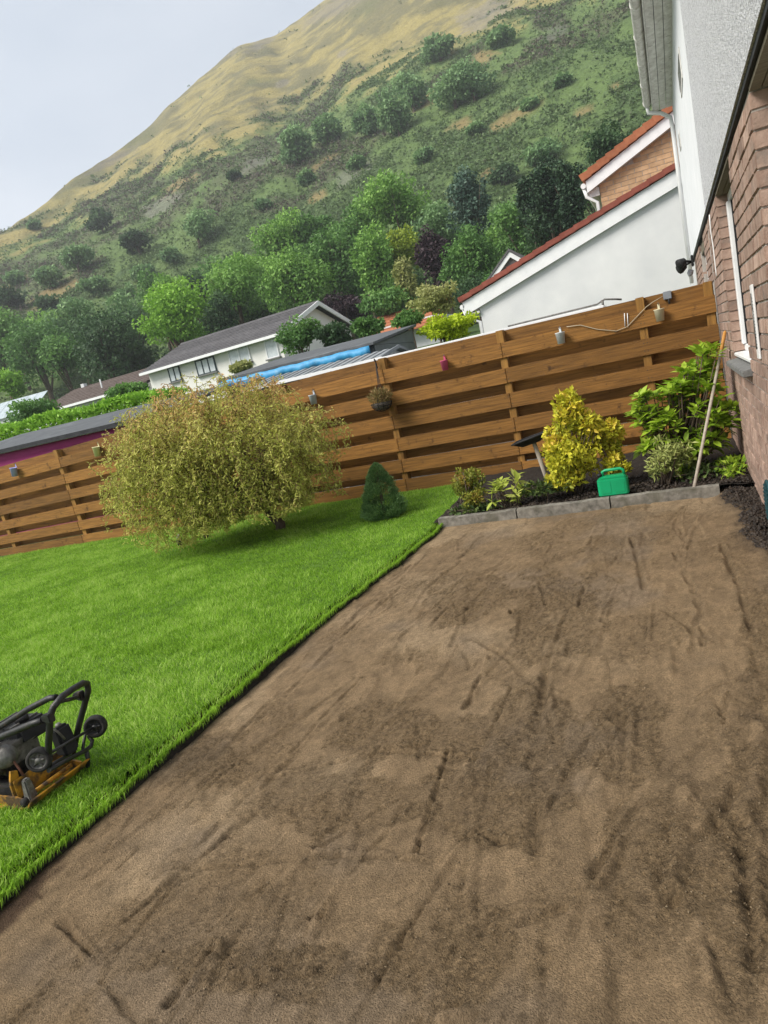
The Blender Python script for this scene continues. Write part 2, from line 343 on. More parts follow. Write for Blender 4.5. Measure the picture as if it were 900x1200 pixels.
# scrub on the slope: bracken, heather and gorse, beyond counting
vis = (hpx > -60) & (hpx < 830) & (hpy > -60) & (hpy < 520)
wgt = np.where(vis, (scrubw*.985+.006)*(1-notscrub*.95), 0)*np.gradient(DD, axis=1)*DD
wgt *= 1/(DD**1.0); wgt = np.clip(wgt, 0, None)
wgt *= .25+sstep(-.1, .14, nmid+.5*nhi)
NB = 46000
ci = rng.choice(NU*NS, NB, p=(wgt/wgt.sum()).ravel())
Pb = HP.reshape(-1, 3)[ci]+rng.normal(size=(NB, 3))*np.array([.5, .5, 0]); sw = scrubw.ravel()[ci]; hw = heather.ravel()[ci]
bs = (.24+.46*rng.random(NB)**2)*(.7+DD.ravel()[ci]/420); KQ = 5
Pl = np.repeat(Pb, KQ, 0)+rdir(NB*KQ)*np.repeat(bs, KQ)[:, None]*np.array([.75, .75, .45])+np.array([0, 0, .25])*np.repeat(bs, KQ)[:, None]
tv = np.repeat(np.where((hw > .45) & (rng.random(NB) < .45), .10+.25*rng.random(NB), .45+.5*rng.random(NB)), KQ)+.12*(rng.random(NB*KQ)-.5)
scrub_m = leafmat('scrub_leaf', (0.102, 0.089, 0.072), (0.144, 0.120, 0.094), (0.084, 0.132, 0.050), (0.126, 0.198, 0.072), (0.192, 0.258, 0.102), trans=.25)
tag(leafmesh('hillside_scrub', Pl, rdir(NB*KQ), rdir(NB*KQ)+np.array([0, 0, .8]), np.repeat(bs, KQ)*.95, scrub_m, None, .8, tv), 'low dark bracken and heather scrub over the lower hillside', 'scrub', kind='stuff')

# ---- prepared sand bed
EDGE = -2.42
def edge_x(y): return EDGE+.03-.09*np.exp(-((y-3.3)/1.4)**2)+.010*np.sin(y*2.3+.6)+.008*np.sin(y*7.3)+.05*fbm(y*3., y*0+2, 4)
gx = np.arange(-2.62, .62, .0090); gy = np.concatenate([np.arange(.55, 2.5, .0070), np.arange(2.5, 4.2, .0115), np.arange(4.2, 6.62, .016)])
GX, GY = np.meshgrid(gx, gy, indexing='ij')
STROKES = [  # photo pixel polylines on the ground: points, width m, depth m (negative a groove)
 ([(600,717),(586,740),(572,760)],.02,-.018),([(575,770),(556,805),(545,830)],.022,-.012),([(668,745),(663,785),(660,810)],.03,-.012),
 ([(740,632),(748,660),(755,690)],.04,-.014),([(685,688),(678,712)],.03,-.014),([(633,682),(640,708)],.03,-.01),([(790,650),(812,690),(822,720),(825,755)],.03,-.012),
 ([(862,925),(835,975),(800,1030),(785,1065)],.038,-.022),([(862,960),(870,1010),(880,1080),(886,1140)],.04,-.02),([(893,850),(885,930),(870,960)],.05,.012),
 ([(640,770),(630,850),(622,900),(628,960),(630,1000)],.05,-.013),([(525,880),(510,930),(500,960),(487,1000)],.022,-.016),
 ([(742,830),(738,900),(732,965),(720,1010),(700,1035)],.03,.011),([(275,1000),(340,998),(420,1002),(515,1000)],.018,.013),
 ([(450,878),(520,884),(600,888),(615,890)],.02,.010),([(310,912),(360,900),(420,885),(500,870)],.025,.009),([(40,1040),(80,1090),(118,1132)],.022,-.016),
 ([(118,1132),(160,1095),(195,1050),(215,1030)],.02,-.012),([(270,1146),(350,1138),(422,1135)],.016,.014),([(375,1078),(389,1043)],.010,-.012),([(360,1078),(375,1072)],.01,-.01),
 ([(250,892),(330,822),(420,730),(470,690)],.03,-.009),([(300,932),(360,872),(400,830)],.03,-.009),([(520,1192),(560,1182),(600,1190)],.03,.012),([(808,1155),(840,1168),(862,1178)],.03,-.015),
 ([(705,560),(640,640)],.05,.0),([(500,650),(460,690),(420,740)],.02,-.008),([(690,1040),(660,1070),(610,1085)],.025,-.011),([(820,790),(835,800),(850,850)],.03,-.012),
 ([(470,1005),(545,1004)],.02,.009),([(560,975),(590,988)],.02,-.012),([(200,1175),(235,1130),(250,1115)],.03,-.012),([(540,722),(556,706),(575,700)],.018,-.012),([(492,772),(512,769)],.014,-.014),
 ([(805,930),(798,990),(790,1040)],.05,.012),([(600,660),(560,700),(545,730)],.03,-.006),([(700,620),(780,606),(830,600)],.03,-.009),([(560,650),(640,636),(720,632)],.03,.007),
 ([(650,690),(690,700),(720,690)],.03,-.008),([(845,640),(868,690),(880,740)],.035,-.012),([(820,1090),(830,1140),(850,1180)],.03,.012),([(700,1085),(705,1140),(700,1180)],.03,-.009)]
hs = np.zeros_like(GX); ragged = .6+1.6*np.clip(fbm(GX*9, GY*9, 3)+.5, 0, 1); crumb_w = np.zeros_like(GX)
GSTR = [([atz(*p)[:2] for p in pts], wd, dp) for pts, wd, dp in STROKES]
for k_ in range(120):
    y0 = .6+5.0*rng.random()**1.2; x0 = -2.3+2.5*rng.random(); an = math.pi/2+rng.normal()*.16 if rng.random() < .85 else rng.normal()*.3; ln = .25+1.1*rng.random()**1.5; bend = rng.normal()*.22
    GSTR.append(([np.array([x0+t*ln*math.cos(an+bend*t), y0+t*ln*math.sin(an+bend*t)]) for t in (0, .35, .7, 1.)], .010+.020*rng.random(), -(.003+.006*rng.random()) if rng.random() < .6 else .006))
GX_, GY_, HS_, CW_, RG_ = GX, GY, hs, crumb_w, ragged
for q, wd, dp in GSTR:
    pts = [(q[0][0]*90, q[0][1]*90)]; qa = np.array(q); i0, i1 = np.searchsorted(gx, [qa[:, 0].min()-.22, qa[:, 0].max()+.22]); j0, j1 = np.searchsorted(gy, [qa[:, 1].min()-.22, qa[:, 1].max()+.22])
    if i1-i0 < 2 or j1-j0 < 2: continue
    sl2 = np.s_[i0:i1, j0:j1]; GX = GX_[sl2]; GY = GY_[sl2]; ragged = RG_[sl2]; hs = HS_[sl2]; crumb_w = CW_[sl2]; d = np.full_like(GX, 9.)
    for a, b in zip(q[:-1], q[1:]):
        e = b-a; t = np.clip(((GX-a[0])*e[0]+(GY-a[1])*e[1])/(e@e), 0, 1)
        d = np.minimum(d, np.hypot(GX-a[0]-t*e[0], GY-a[1]-t*e[1]))
    d = np.abs(d+.022*fbm(GX*10, GY*10, 3)+.014*fbm(GX*34, GY*34, 2))
    wd *= .42*(.7+.9*np.clip(fbm(GX*4+pts[0][0], GY*4, 3)+.5, 0, 1)); brk_ = sstep(-.16, .04, fbm(GX*5+pts[0][1], GY*5, 3))
    g = np.exp(-(d/wd)**2)*brk_; lip = np.exp(-((d-wd*1.6)/(wd*.8))**2)*brk_*(fbm(GX*30, GY*30, 2)+.6)
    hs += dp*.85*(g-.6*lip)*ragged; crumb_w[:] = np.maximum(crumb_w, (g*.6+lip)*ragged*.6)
GX, GY, hs, crumb_w, ragged = GX_, GY_, HS_, CW_, RG_
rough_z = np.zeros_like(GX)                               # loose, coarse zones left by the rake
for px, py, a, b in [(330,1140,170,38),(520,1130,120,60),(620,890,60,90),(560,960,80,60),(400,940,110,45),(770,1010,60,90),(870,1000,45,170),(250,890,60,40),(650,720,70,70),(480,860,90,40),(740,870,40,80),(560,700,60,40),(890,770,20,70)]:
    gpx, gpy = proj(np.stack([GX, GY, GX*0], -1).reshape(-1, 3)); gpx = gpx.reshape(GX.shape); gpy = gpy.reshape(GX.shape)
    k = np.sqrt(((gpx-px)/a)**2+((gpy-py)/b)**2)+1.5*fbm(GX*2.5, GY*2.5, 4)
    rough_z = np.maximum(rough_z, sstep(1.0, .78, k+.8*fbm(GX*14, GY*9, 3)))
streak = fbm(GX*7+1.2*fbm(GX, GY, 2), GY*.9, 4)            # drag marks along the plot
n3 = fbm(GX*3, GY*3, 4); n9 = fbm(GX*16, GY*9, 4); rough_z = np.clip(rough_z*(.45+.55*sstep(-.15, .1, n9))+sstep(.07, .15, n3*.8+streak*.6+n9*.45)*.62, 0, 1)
SZ = hs+(.0015+.005*rough_z)*(rng.random(GX.shape)-.5)+.016*fbm(GX*1.3, GY*1.3, 3)+.007*streak+.006*n3+rough_z*(.016*fbm(GX*45, GY*45, 3)+.012*fbm(GX*80, GY*80, 2))+.010*sstep(.02, .09, fbm(GX*5.2+3*fbm(GX*.7, GY*.7, 2), GY*1.1+9, 4))+.002*fbm(GX*60, GY*60, 2)
ex = edge_x(GY); SZ -= .03*sstep(.05, -.05, GX-ex); SZ += .03*sstep(6.1, 6.5, GY)*0
pale = sstep(.02, .2, fbm(GX*1.1+5, GY*1.1, 4)+.10*sstep(4, 6, GY))
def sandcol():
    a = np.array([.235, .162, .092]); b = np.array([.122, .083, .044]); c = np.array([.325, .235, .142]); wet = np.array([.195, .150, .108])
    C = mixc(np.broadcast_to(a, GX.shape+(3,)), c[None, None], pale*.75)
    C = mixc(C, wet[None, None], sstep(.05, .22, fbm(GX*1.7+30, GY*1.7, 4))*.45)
    C = mixc(C, b[None, None], np.clip(rough_z*.70, 0, 1)); C = mixc(C, b[None, None]*.8, np.clip(crumb_w*.7*np.clip(-np.sign(hs)*1+.3, 0, 1), 0, .75))  # rough zones and grooves darkened: damp crumbs plus painted shade between the grains
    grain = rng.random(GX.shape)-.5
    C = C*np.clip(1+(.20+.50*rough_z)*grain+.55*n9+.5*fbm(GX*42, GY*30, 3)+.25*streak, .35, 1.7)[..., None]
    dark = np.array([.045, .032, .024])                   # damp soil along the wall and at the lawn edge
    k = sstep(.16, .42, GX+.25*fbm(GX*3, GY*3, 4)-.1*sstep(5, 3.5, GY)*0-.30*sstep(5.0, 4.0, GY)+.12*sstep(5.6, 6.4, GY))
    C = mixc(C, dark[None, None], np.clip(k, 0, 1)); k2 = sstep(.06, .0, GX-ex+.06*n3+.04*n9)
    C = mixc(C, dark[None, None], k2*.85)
    k3 = sstep(1.1, .55, np.hypot((GX+2.42)/.13, (GY-1.32)/.24)+1.2*n3+.8*n9); C = mixc(C, np.array([.075, .045, .028])[None, None], k3*.9)
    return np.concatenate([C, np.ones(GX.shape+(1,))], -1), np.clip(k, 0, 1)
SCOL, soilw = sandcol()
SZ += soilw*(.03+.05*fbm(GX*9, GY*9, 4)+.03*fbm(GX*28, GY*28, 3))
sandmat = mat('damp_sand_with_shade', (1, 1, 1), (.60, 1.36), 150, rough=.95, attr='col', bump=1., bscale=190, bdist=.016, lo=.3, hi=.7, detail=5, spec=.2)
na, nb = GX.shape; ii = (np.arange(na-1)[:, None]*nb+np.arange(nb-1)[None]).ravel()
SAND = np.stack([GX, GY, SZ], -1)
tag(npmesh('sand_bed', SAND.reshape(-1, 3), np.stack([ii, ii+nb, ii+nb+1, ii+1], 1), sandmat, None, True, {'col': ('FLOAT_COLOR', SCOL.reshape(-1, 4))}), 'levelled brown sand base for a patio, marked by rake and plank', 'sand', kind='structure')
tag(npmesh('sand_margin', [(-2.5, -3, -.016), (.7, -3, -.016), (.7, .6, -.016), (-2.5, .6, -.016)], [(0, 1, 2, 3)], mat('sand_plain', (.16, .11, .062), (.26, .185, .108), 25, rough=.95, bump=1., bscale=150)), kind='structure')
# loose crumbs of sand and soil
def crumbs(name, P, size, mt, label, cat, kind='stuff', parent=None):
    n = len(P); o6 = np.array([(1,0,0),(0,1,0),(-1,0,0),(0,-1,0),(0,0,1),(0,0,-1)], float)
    V = P[:, None]+o6[None]*(size[:, None, None]*(.6+.8*rng.random((n, 6, 1))))*np.array([1, 1, .75])+rng.normal(size=(n, 6, 3))*size[:, None, None]*.2
    f = np.array([(0,1,4),(1,2,4),(2,3,4),(3,0,4),(1,0,5),(2,1,5),(3,2,5),(0,3,5)])
    T = (np.arange(n)[:, None, None]*6+f[None]).reshape(-1, 3)
    o = npmesh(name, V.reshape(-1, 3), T, mt, parent, False, {'var': ('FLOAT', np.repeat(rng.random(n), 6))})
    return tag(o, label, cat, kind=kind)
cw = np.clip(crumb_w*.8+rough_z**2*.55+.012, 0, 2)*(GX > ex+.03)*(1-soilw)*((GY < 6.38))/(.5+GY*.25)
cw *= np.gradient(gy)[None]
ci = rng.choice(GX.size, 15000, p=(cw/cw.sum()).ravel()); Pc = SAND.reshape(-1, 3)[ci]+rng.normal(size=(15000, 3))*np.array([.006, .006, 0])
crumb_m = leafmat('sand_crumb', (.10, .072, .042), (.16, .117, .069), (.25, .185, .113), trans=0.)
crumbs('sand_crumbs', Pc, .0012+.0030*rng.random(15000)**3, crumb_m, 'loose crumbs of sand raked up over the sand bed', 'sand')
ci = rng.choice(GX.size, 5000, p=((soilw > .6)*np.gradient(gy)[None]/np.sum((soilw > .6)*np.gradient(gy)[None])).ravel()); Pc = SAND.reshape(-1, 3)[ci]
soilc_m = leafmat('soil_crumb', (.012, .009, .007), (.030, .022, .017), (.055, .042, .032), trans=0.)
crumbs('soil_clods', Pc, .005+.014*rng.random(5000)**2, soilc_m, 'dark crumbly soil heaped along the foot of the brick wall', 'soil')

# ---- lawn
lx = np.arange(-15.5, EDGE+.001, .1); ly = np.arange(-3, 8.9, .1)
LX, LY = np.meshgrid(lx, ly, indexing='ij'); LX = LX+(edge_x(LY)-EDGE)*sstep(-4, EDGE, LX)
LZ = lawn_z(LX, LY)+.03*fbm(LX*1.5, LY*1.5, 3)*sstep(0, .4, EDGE-LX)-.02*sstep(.12, 0, edge_x(LY)-LX)
lawnmat = mat('lawn_base', (.07, .14, .015), (.12, .22, .025), 30, rough=.95, bump=1., bscale=60)
na, nb = LX.shape; ii = (np.arange(na-1)[:, None]*nb+np.arange(nb-1)[None]).ravel()
V = np.stack([LX, LY, LZ], -1).reshape(-1, 3); Fq = np.stack([ii, ii+nb, ii+nb+1, ii+1], 1)
tag(npmesh('lawn', V, Fq, lawnmat, None, True), kind='structure')
# cut turf edge: ragged dark soil face
ey = np.arange(-3, 8.9, .012); e0 = edge_x(ey)
E1 = np.stack([e0+.004, ey, .03+.012*fbm(ey*14, ey*0, 3)], -1); E2 = np.stack([e0+.020+.03*fbm(ey*6, ey*0+4, 3), ey, -.0*ey+.004+.02*fbm(ey*9, ey*0+1, 3)], -1); E3 = np.stack([e0+.038+.05*(fbm(ey*5, ey*0+9, 3)), ey, -.03+0*ey], -1)
k = len(ey); i = np.arange(k-1)
tag(npmesh('turf_edge', np.concatenate([E1, E2, E3]), np.concatenate([np.stack([i, i+1, i+k+1, i+k], 1), np.stack([i+k, i+k+1, i+2*k+1, i+2*k], 1)]), soil, None, True), kind='structure')
# grass blades
def blades(n, ymin, ymax, hgt, wid, seg):
    y = ymin+(ymax-ymin)*rng.random(n); yy = y
    left = np.interp(y, [0, 1.4, 3.1, 6.4, 8.9], [-3.9, -4.3, -6.6, -11.0, -14.8])
    x = left+(edge_x(y)-.004-left)*rng.random(n)
    z = lawn_z(x, y)+.03*fbm(x*1.5, y*1.5, 3)*sstep(0, .4, EDGE-x)-.02*sstep(.12, 0, edge_x(y)-x)-.004
    patchn = fbm(x*1.6, y*1.6, 4); fine = fbm(x*9, y*9, 3)
    h = hgt*(.55+.75*rng.random(n))*(1+.9*patchn+.8*fine)
    a = 6.28*(fbm(x*.9+8, y*.9, 3)*1.5+fbm(x*4, y*4, 2)*.9)+rng.normal(size=n)*1.7
    lean = h*(.25+.75*rng.random(n)+.5*np.clip(fine+.1, 0, 1)); nearedge = sstep(.10, 0, edge_x(y)-x)
    dx = np.cos(a)*lean*(1-nearedge*.5)+nearedge*lean*.25; dy = np.sin(a)*lean
    pa = rng.random(n)*6.28; wx = np.cos(pa)*wid*(.6+.8*rng.random(n)); wy = np.sin(pa)*wid
    B = np.stack([x, y, z], -1)
    if seg == 1:
        V = np.empty((n, 3, 3), np.float32); V[:, 0] = B+np.stack([wx, wy, 0*x], -1); V[:, 1] = B-np.stack([wx, wy, 0*x], -1)
        V[:, 2] = B+np.stack([dx, dy, h], -1); T = np.arange(n*3).reshape(-1, 3); m_ = 3
    else:
        V = np.empty((n, 5, 3), np.float32); w_ = np.stack([wx, wy, 0*x], -1); mid = B+np.stack([dx*.35, dy*.35, h*.62], -1)
        V[:, 0] = B+w_; V[:, 1] = B-w_; V[:, 2] = mid+w_*.75; V[:, 3] = mid-w_*.75; V[:, 4] = B+np.stack([dx, dy, h*(.95-.15*rng.random(n))], -1)
        b = np.arange(n)[:, None]*5; T = np.concatenate([b+np.array(t) for t in ([0, 1, 3], [0, 3, 2], [2, 3, 4])], 1).reshape(-1, 3); m_ = 5
    var = .48+.8*patchn+.6*fine+1.0*(rng.random(n)-.5)
    return V.reshape(-1, 3), T, np.repeat(np.clip(var, 0, 1), m_)
grass_m = leafmat('grass_blade', (.09, .195, .014), (.20, .385, .022), (.31, .54, .038), (.50, .66, .17), trans=.45)
V1, T1, a1 = blades(165000, .35, 3.6, .031, .0018, 2); V2, T2, a2 = blades(370000, 3.4, 8.75, .031, .0028, 1)
def edge_blades(n):
    y = .9+7.6*rng.random(n)**1.4; y += .05*fbm(y*8, y*0, 2); x = edge_x(y)-.012+.02*rng.random(n); z = np.full(n, .03)
    ln = .015+.035*rng.random(n)*(1+fbm(y*7, y*0+2, 3)*2); w_ = .0022; a = rng.normal(size=n)*.7
    P0 = np.stack([x, y, z], -1); sd = np.stack([-np.sin(a), np.cos(a), 0*a], -1)*w_; d = np.stack([np.cos(a), np.sin(a), 0*a], -1)
    up = .012+.02*rng.random(n)[:, None]*np.array([0, 0, 1.]); mid = P0+d*ln[:, None]*.5+up; tip = P0+d*ln[:, None]*.95+up*.2-np.array([0, 0, 1.])*(ln*.35*rng.random(n))[:, None]
    V = np.stack([P0+sd, P0-sd, mid+sd*.8, mid-sd*.8, tip], 1); b = np.arange(n)[:, None]*5
    T = np.concatenate([b+np.array(t) for t in ([0, 1, 3], [0, 3, 2], [2, 3, 4])], 1).reshape(-1, 3)
    return V.reshape(-1, 3), T, np.repeat(np.clip(.45+.6*(rng.random(n)-.4), 0, 1), 5)
V3, T3, a3 = edge_blades(5000)
tag(npmesh('grass', np.concatenate([V1, V2, V3]), np.concatenate([T1, T2+len(V1), T3+len(V1)+len(V2)]), grass_m, None, False, {'var': ('FLOAT', np.concatenate([a1, a2, a3]))}), 'bright green mown grass of the lawn', 'grass', kind='stuff')

# ---- planting bed with its kerb
KY = 6.44
bx_ = np.arange(-2.5, .66, .05); by_ = np.arange(KY+.05, 8.8, .05); BX, BY = np.meshgrid(bx_, by_, indexing='ij')
BZ = .07+.05*fbm(BX*2, BY*2, 3)+.05*fbm(BX*9, BY*9, 3)+.05*sstep(7, 8.6, BY)
na, nb = BX.shape; ii = (np.arange(na-1)[:, None]*nb+np.arange(nb-1)[None]).ravel()
tag(npmesh('soil_bed', np.stack([BX, BY, BZ], -1).reshape(-1, 3), np.stack([ii, ii+nb, ii+nb+1, ii+1], 1), soil, None, True), kind='structure')
n = 7000; Pc = np.stack([-2.45+2.9*rng.random(n), KY+.1+1.6*rng.random(n)**1.5, np.full(n, .09)], -1); Pc[:, 2] = .08+.05*fbm(Pc[:, 0]*2, Pc[:, 1]*2, 3)+.05*fbm(Pc[:, 0]*9, Pc[:, 1]*9, 3)
crumbs('bed_clods', Pc, .006+.02*rng.random(n)**2.5, soilc_m, 'crumbly dark soil and litter in the planting bed', 'soil')
kt = thing('kerb_edging', 'low grey concrete kerb along the front of the planting bed', 'kerb')
p0 = -2.42
for a in (-1.60, -.72, .20):
    mb = MB(); k = 14
    for j in range(k):
        xa = p0+.006+(a-p0-.012)*j/k; xb = p0+.006+(a-p0-.012)*(j+1)/k
        z = lambda x: .095+.012*fbm(np.array([x*8]), np.array([1.]), 3)[0]; yf = lambda x: KY-.008*fbm(np.array([x*9]), np.array([4.]), 3)[0]
        mb.hexa([(xa, yf(xa), -.06), (xb, yf(xb), -.06), (xb, KY+.075, -.06), (xa, KY+.075, -.06), (xa, yf(xa)+.006, z(xa)), (xb, yf(xb)+.006, z(xb)), (xb, KY+.075, z(xb)+.006), (xa, KY+.075, z(xa)+.006)])
    mb.build('kerb_stone', concrete, kt); p0 = a

# ================================================================== HOUSES
WX = .47                                                  # face of the brickwork, running along y
house = thing('brick_house', 'house wall of pinkish brown brick under a grey white roughcast upper floor', 'house')
WT = 2.555; CO = .0915; BL = .285
# backing with the two openings left out (mortar shows between the bricks)
mb = MB()
for (ya, yb, za, zb_) in [(4.19, 5.63, -.3, WT), (5.63, 7.2, -.3, 1.10), (7.2, 8.98, -.3, WT), (-2, 4.19, -.3, .25)]:
    mb.box((WX+.0065, ya+.006, za), (WX+.30, yb-.006, zb_))
mb.build('wall', mortar, house)
bmesh_brick = []
for q in range(5):
    mb = MB(); j = lambda s=.004: random.uniform(-s, s)
    V = [(x+j(.003), y+j(.004), z+j(.003)) for (x, y, z) in [(0,0,0),(.1,0,0),(.1,1,0),(0,1,0),(0,0,1),(.1,0,1),(.1,1,1),(0,1,1)]]
    V = [(x, y*(BL-.012), z*(CO-.011)) for x, y, z in V]; mb.hexa(V)
    o = mb.build('brick', brick_m, None, .004); bmesh_brick.append(o.data); bpy.data.objects.remove(o)
rest = []; nbrick = 0
def put_brick(ya, yb, z, parent):
    """one brick of the long wall; whole or cut"""
    global nbrick
    c = np.array([[WX, (ya+yb)/2, z+CO/2]]); px, py = proj(c); px, py = float(px[0]), float(py[0])
    seen = px == px and px < 912 and py > -20 and z > -.12
    if seen and nbrick < 290:
        o = bpy.data.objects.new('brick', random.choice(bmesh_brick)); link(o, parent); nbrick += 1
        o.location = (WX-random.uniform(0, .004), ya, z); o.scale = (1, (yb-ya-.012)/(BL-.012), 1)
    else: rest.append((ya, yb, z))
rows = []
for (ya, yb, z0, z1) in [(4.19, 5.63, -.2, WT), (5.63, 7.2, -.2, 1.10), (7.2, 8.80, -.2, WT)]:
    for c in range(int((z1-z0)/CO)):
        z = z0+c*CO; off = 0 if c % 2 else BL/2; y = ya; first = True
        while y < yb-.02:
            L = BL if not first else BL-off; first = False
            e = min(y+L, yb)
            if yb-e < .06: e = yb
            rows.append((y, e, z)); y = e
rows.sort(key=lambda r: r[1]+(2 if r[2] < .9 and r[0] > 7.2 else 0))
for r_ in rows: put_brick(*r_, house)
mb = MB()
for ya, yb, z in rest: mb.box((WX, ya+.006, z), (WX+.1, yb-.006, z+CO-.011))
mb.build('brickwork', brick_m, house)['kind'] = 'stuff'
# brick ends turned into the openings (their faces look along -y)
for (yj, z0, z1, wd) in [(4.19, .25, WT-.02, .21), (7.2, 1.16, WT-.02, .105)]:
    for c in range(int((z1-z0)/CO)):
        z = z0+c*CO
        for k_, (xa, xb) in enumerate([(0, wd)] if wd < .15 or c % 2 else [(0, .1), (.1, wd)]):
            mb = MB(); mb.box((WX+xa+.004, yj-.006-random.uniform(0, .003), z+.003), (WX+xb-.004, yj+.05, z+CO-.009)); mb.build('brick', brick_m, house, .004)
# roughcast upper floor, a little proud, dark strip added for the shade under it
OX = .442
mb = MB(); mb.box((OX, -2, 2.60), (WX+.3, 8.42, 5.35)); mb.build('upper_wall', rough_m, house)
mb = MB(); mb.box((OX+.012, -2, 2.566), (WX+.02, 8.42, 2.597)); mb.build('shadow_strip', felt_and_shade, house)
for ya, yb in ((2.6, 4.18), (5.64, 7.19)):                 # boarded undersides over the openings
    for k_ in range(6): mb = MB(); mb.box((WX+.002+k_*.055, ya, 2.535), (WX+.052+k_*.055, yb, 2.556)); mb.build('soffit_board', soffit_m, house)
# window, recessed
win = MB(); XF = .565
for a, b in [((XF, 5.63, 1.16), (XF+.06, 7.19, 1.22)), ((XF, 5.63, 2.46), (XF+.06, 7.19, 2.53)), ((XF-.02, 7.09, 1.221), (XF+.06, 7.19, 2.459)), ((XF, 5.63, 1.221), (XF+.06, 5.70, 2.459)), ((XF, 6.35, 1.221), (XF+.06, 6.42, 2.459))]: win.box(a, b)
wo = win.build('window', upvc, house, .006)
for ya, yb in ((5.70, 6.35), (6.42, 7.09)):
    mb = MB(); mb.box((XF+.035, ya, 1.221), (XF+.045, yb, 2.459)); mb.build('pane', glass, wo)
    for yq in (ya+.002, yb-.022): mb = MB(); mb.box((XF+.012, yq, 1.223), (XF+.034, yq+.02, 2.457)); mb.build('gasket', blackp, wo)
mb = MB(); mb.box((.475, 5.64, 1.128), (XF+.06, 7.185, 1.158)); mb.build('window_board', upvc, house, .006)
mb = MB(); mb.hexa([(.405, 5.56, 1.045), (.60, 5.56, 1.045), (.60, 7.26, 1.045), (.405, 7.26, 1.045), (.405, 5.56, 1.09), (.60, 5.56, 1.125), (.60, 7.26, 1.125), (.405, 7.26, 1.09)]); mb.build('window_sill', sill_m, house, .006)
# opening nearer the camera: door set back
mb = MB(); mb.box((.66, 2.6, .05), (.72, 4.19, 2.53)); mb.build('door', upvc, house)
# thermometer and vent on the wall
th = thing('wall_thermometer', 'slim white thermometer strip fixed to the brick pier beside the window', 'thermometer')
mb = MB(); mb.box((.452, 4.83, 1.20), (.464, 4.95, 1.65)); mb.build('board', upvc, th, .003)
mb = MB(); mb.tube([(.449, 4.89, 1.26), (.449, 4.89, 1.60)], .004, 6); mb.build('glass_tube', steel, th)
mb = MB()
for k_ in range(16): mb.box((.4500, 4.862, 1.27+k_*.02), (.4515, 4.882 if k_ % 4 else 4.886, 1.273+k_*.02))
mb.build('scale', blackp, th)
vt = thing('air_vent', 'round dark teal ribbed vent cover low on the brick wall', 'vent')
teal = mat('dark_teal_plastic', (.008, .035, .042), (.015, .06, .068), 9, rough=.5)
yc, zc = 5.20, .20
mb = MB(); mb.lathe([(0, 0), (.15, 0), (.165, .012), (.165, .02), (.15, .028), (.145, .02), (0, .02)], (WX-.004, yc, zc), (-1, 0, 0), 28); mb.build('cover', teal, vt)
for k_ in range(9):
    z = zc-.115+k_*.029; hw = math.sqrt(max(.145**2-(z-zc)**2, .001))
    mb = MB(); mb.box((WX-.040, yc-hw+.006, z-.007), (WX-.020, yc+hw-.006, z+.007)); mb.build('louvre', teal, vt, .003)
cb = MB(); q = [(.455, 8.0, 2.50), (.452, 8.05, 2.36), (.456, 8.02, 2.2), (.455, 8.03, 1.95), (.456, 8.03, 1.9)]; cb.tube(q, .006, 6)
tag(cb.build('wall_cable', upvc, None), 'thin white cable running down the brick wall beside the fence', 'cable')

# ---- the house adjoining beyond the fence
nh = thing('adjoining_house', 'smooth white painted upper wall with weathered gutter, beyond the fence', 'house')
mb = MB(); mb.box((OX, 8.425, 2.60), (WX+6, 14.4, 5.25)); mb.build('upper_wall', smooth_w, nh)
mb = MB(); mb.box((OX+.012, 8.425, 2.566), (WX+.02, 14.4, 2.597)); mb.build('shadow_strip', felt_and_shade, nh)  # dark strip added as shade below the white wall
mb = MB(); mb.box((WX+.012, 9.0, -.2), (WX+.3, 10.2, WT)); mb.box((WX+.012, 11.4, -.2), (WX+.3, 14.3, WT)); mb.box((WX+.20, 10.2, -.2), (WX+.3, 11.4, WT)); mb.build('wall', mortar, nh)
for c in range(7):
    for (ya, yb) in ((9.02, 10.2), (11.4, 13.9)):
        y = ya+(BL/2 if c % 2 else 0)
        while y+BL < yb:
            o = bpy.data.objects.new('brick', random.choice(bmesh_brick)); link(o, nh); o.location = (WX, y, WT-CO*(c+1)); y += BL
wp = MB(); wp.box((WX+.06, 10.25, .3), (WX+.10, 11.35, 2.4)); wp.build('white_door', upvc, nh)
mb = MB(); mb.box((WX+.02, 10.2, 2.41), (WX+.2, 11.4, 2.55)); mb.build('lintel', soffit_m, nh)
for (ya, yb, za, zb_) in ((9.62, 10.42, 4.27, 4.60), (12.6, 12.95, 4.18, 4.42)):
    mb = MB(); mb.box((OX-.012, ya, za), (OX-.002, yb, zb_)); w_ = mb.build('window', oldw, nh)
    mb = MB(); mb.box((OX-.018, ya+.06, za+.05), (OX-.014, yb-.06, zb_-.05)); mb.build('pane', glass, w_)
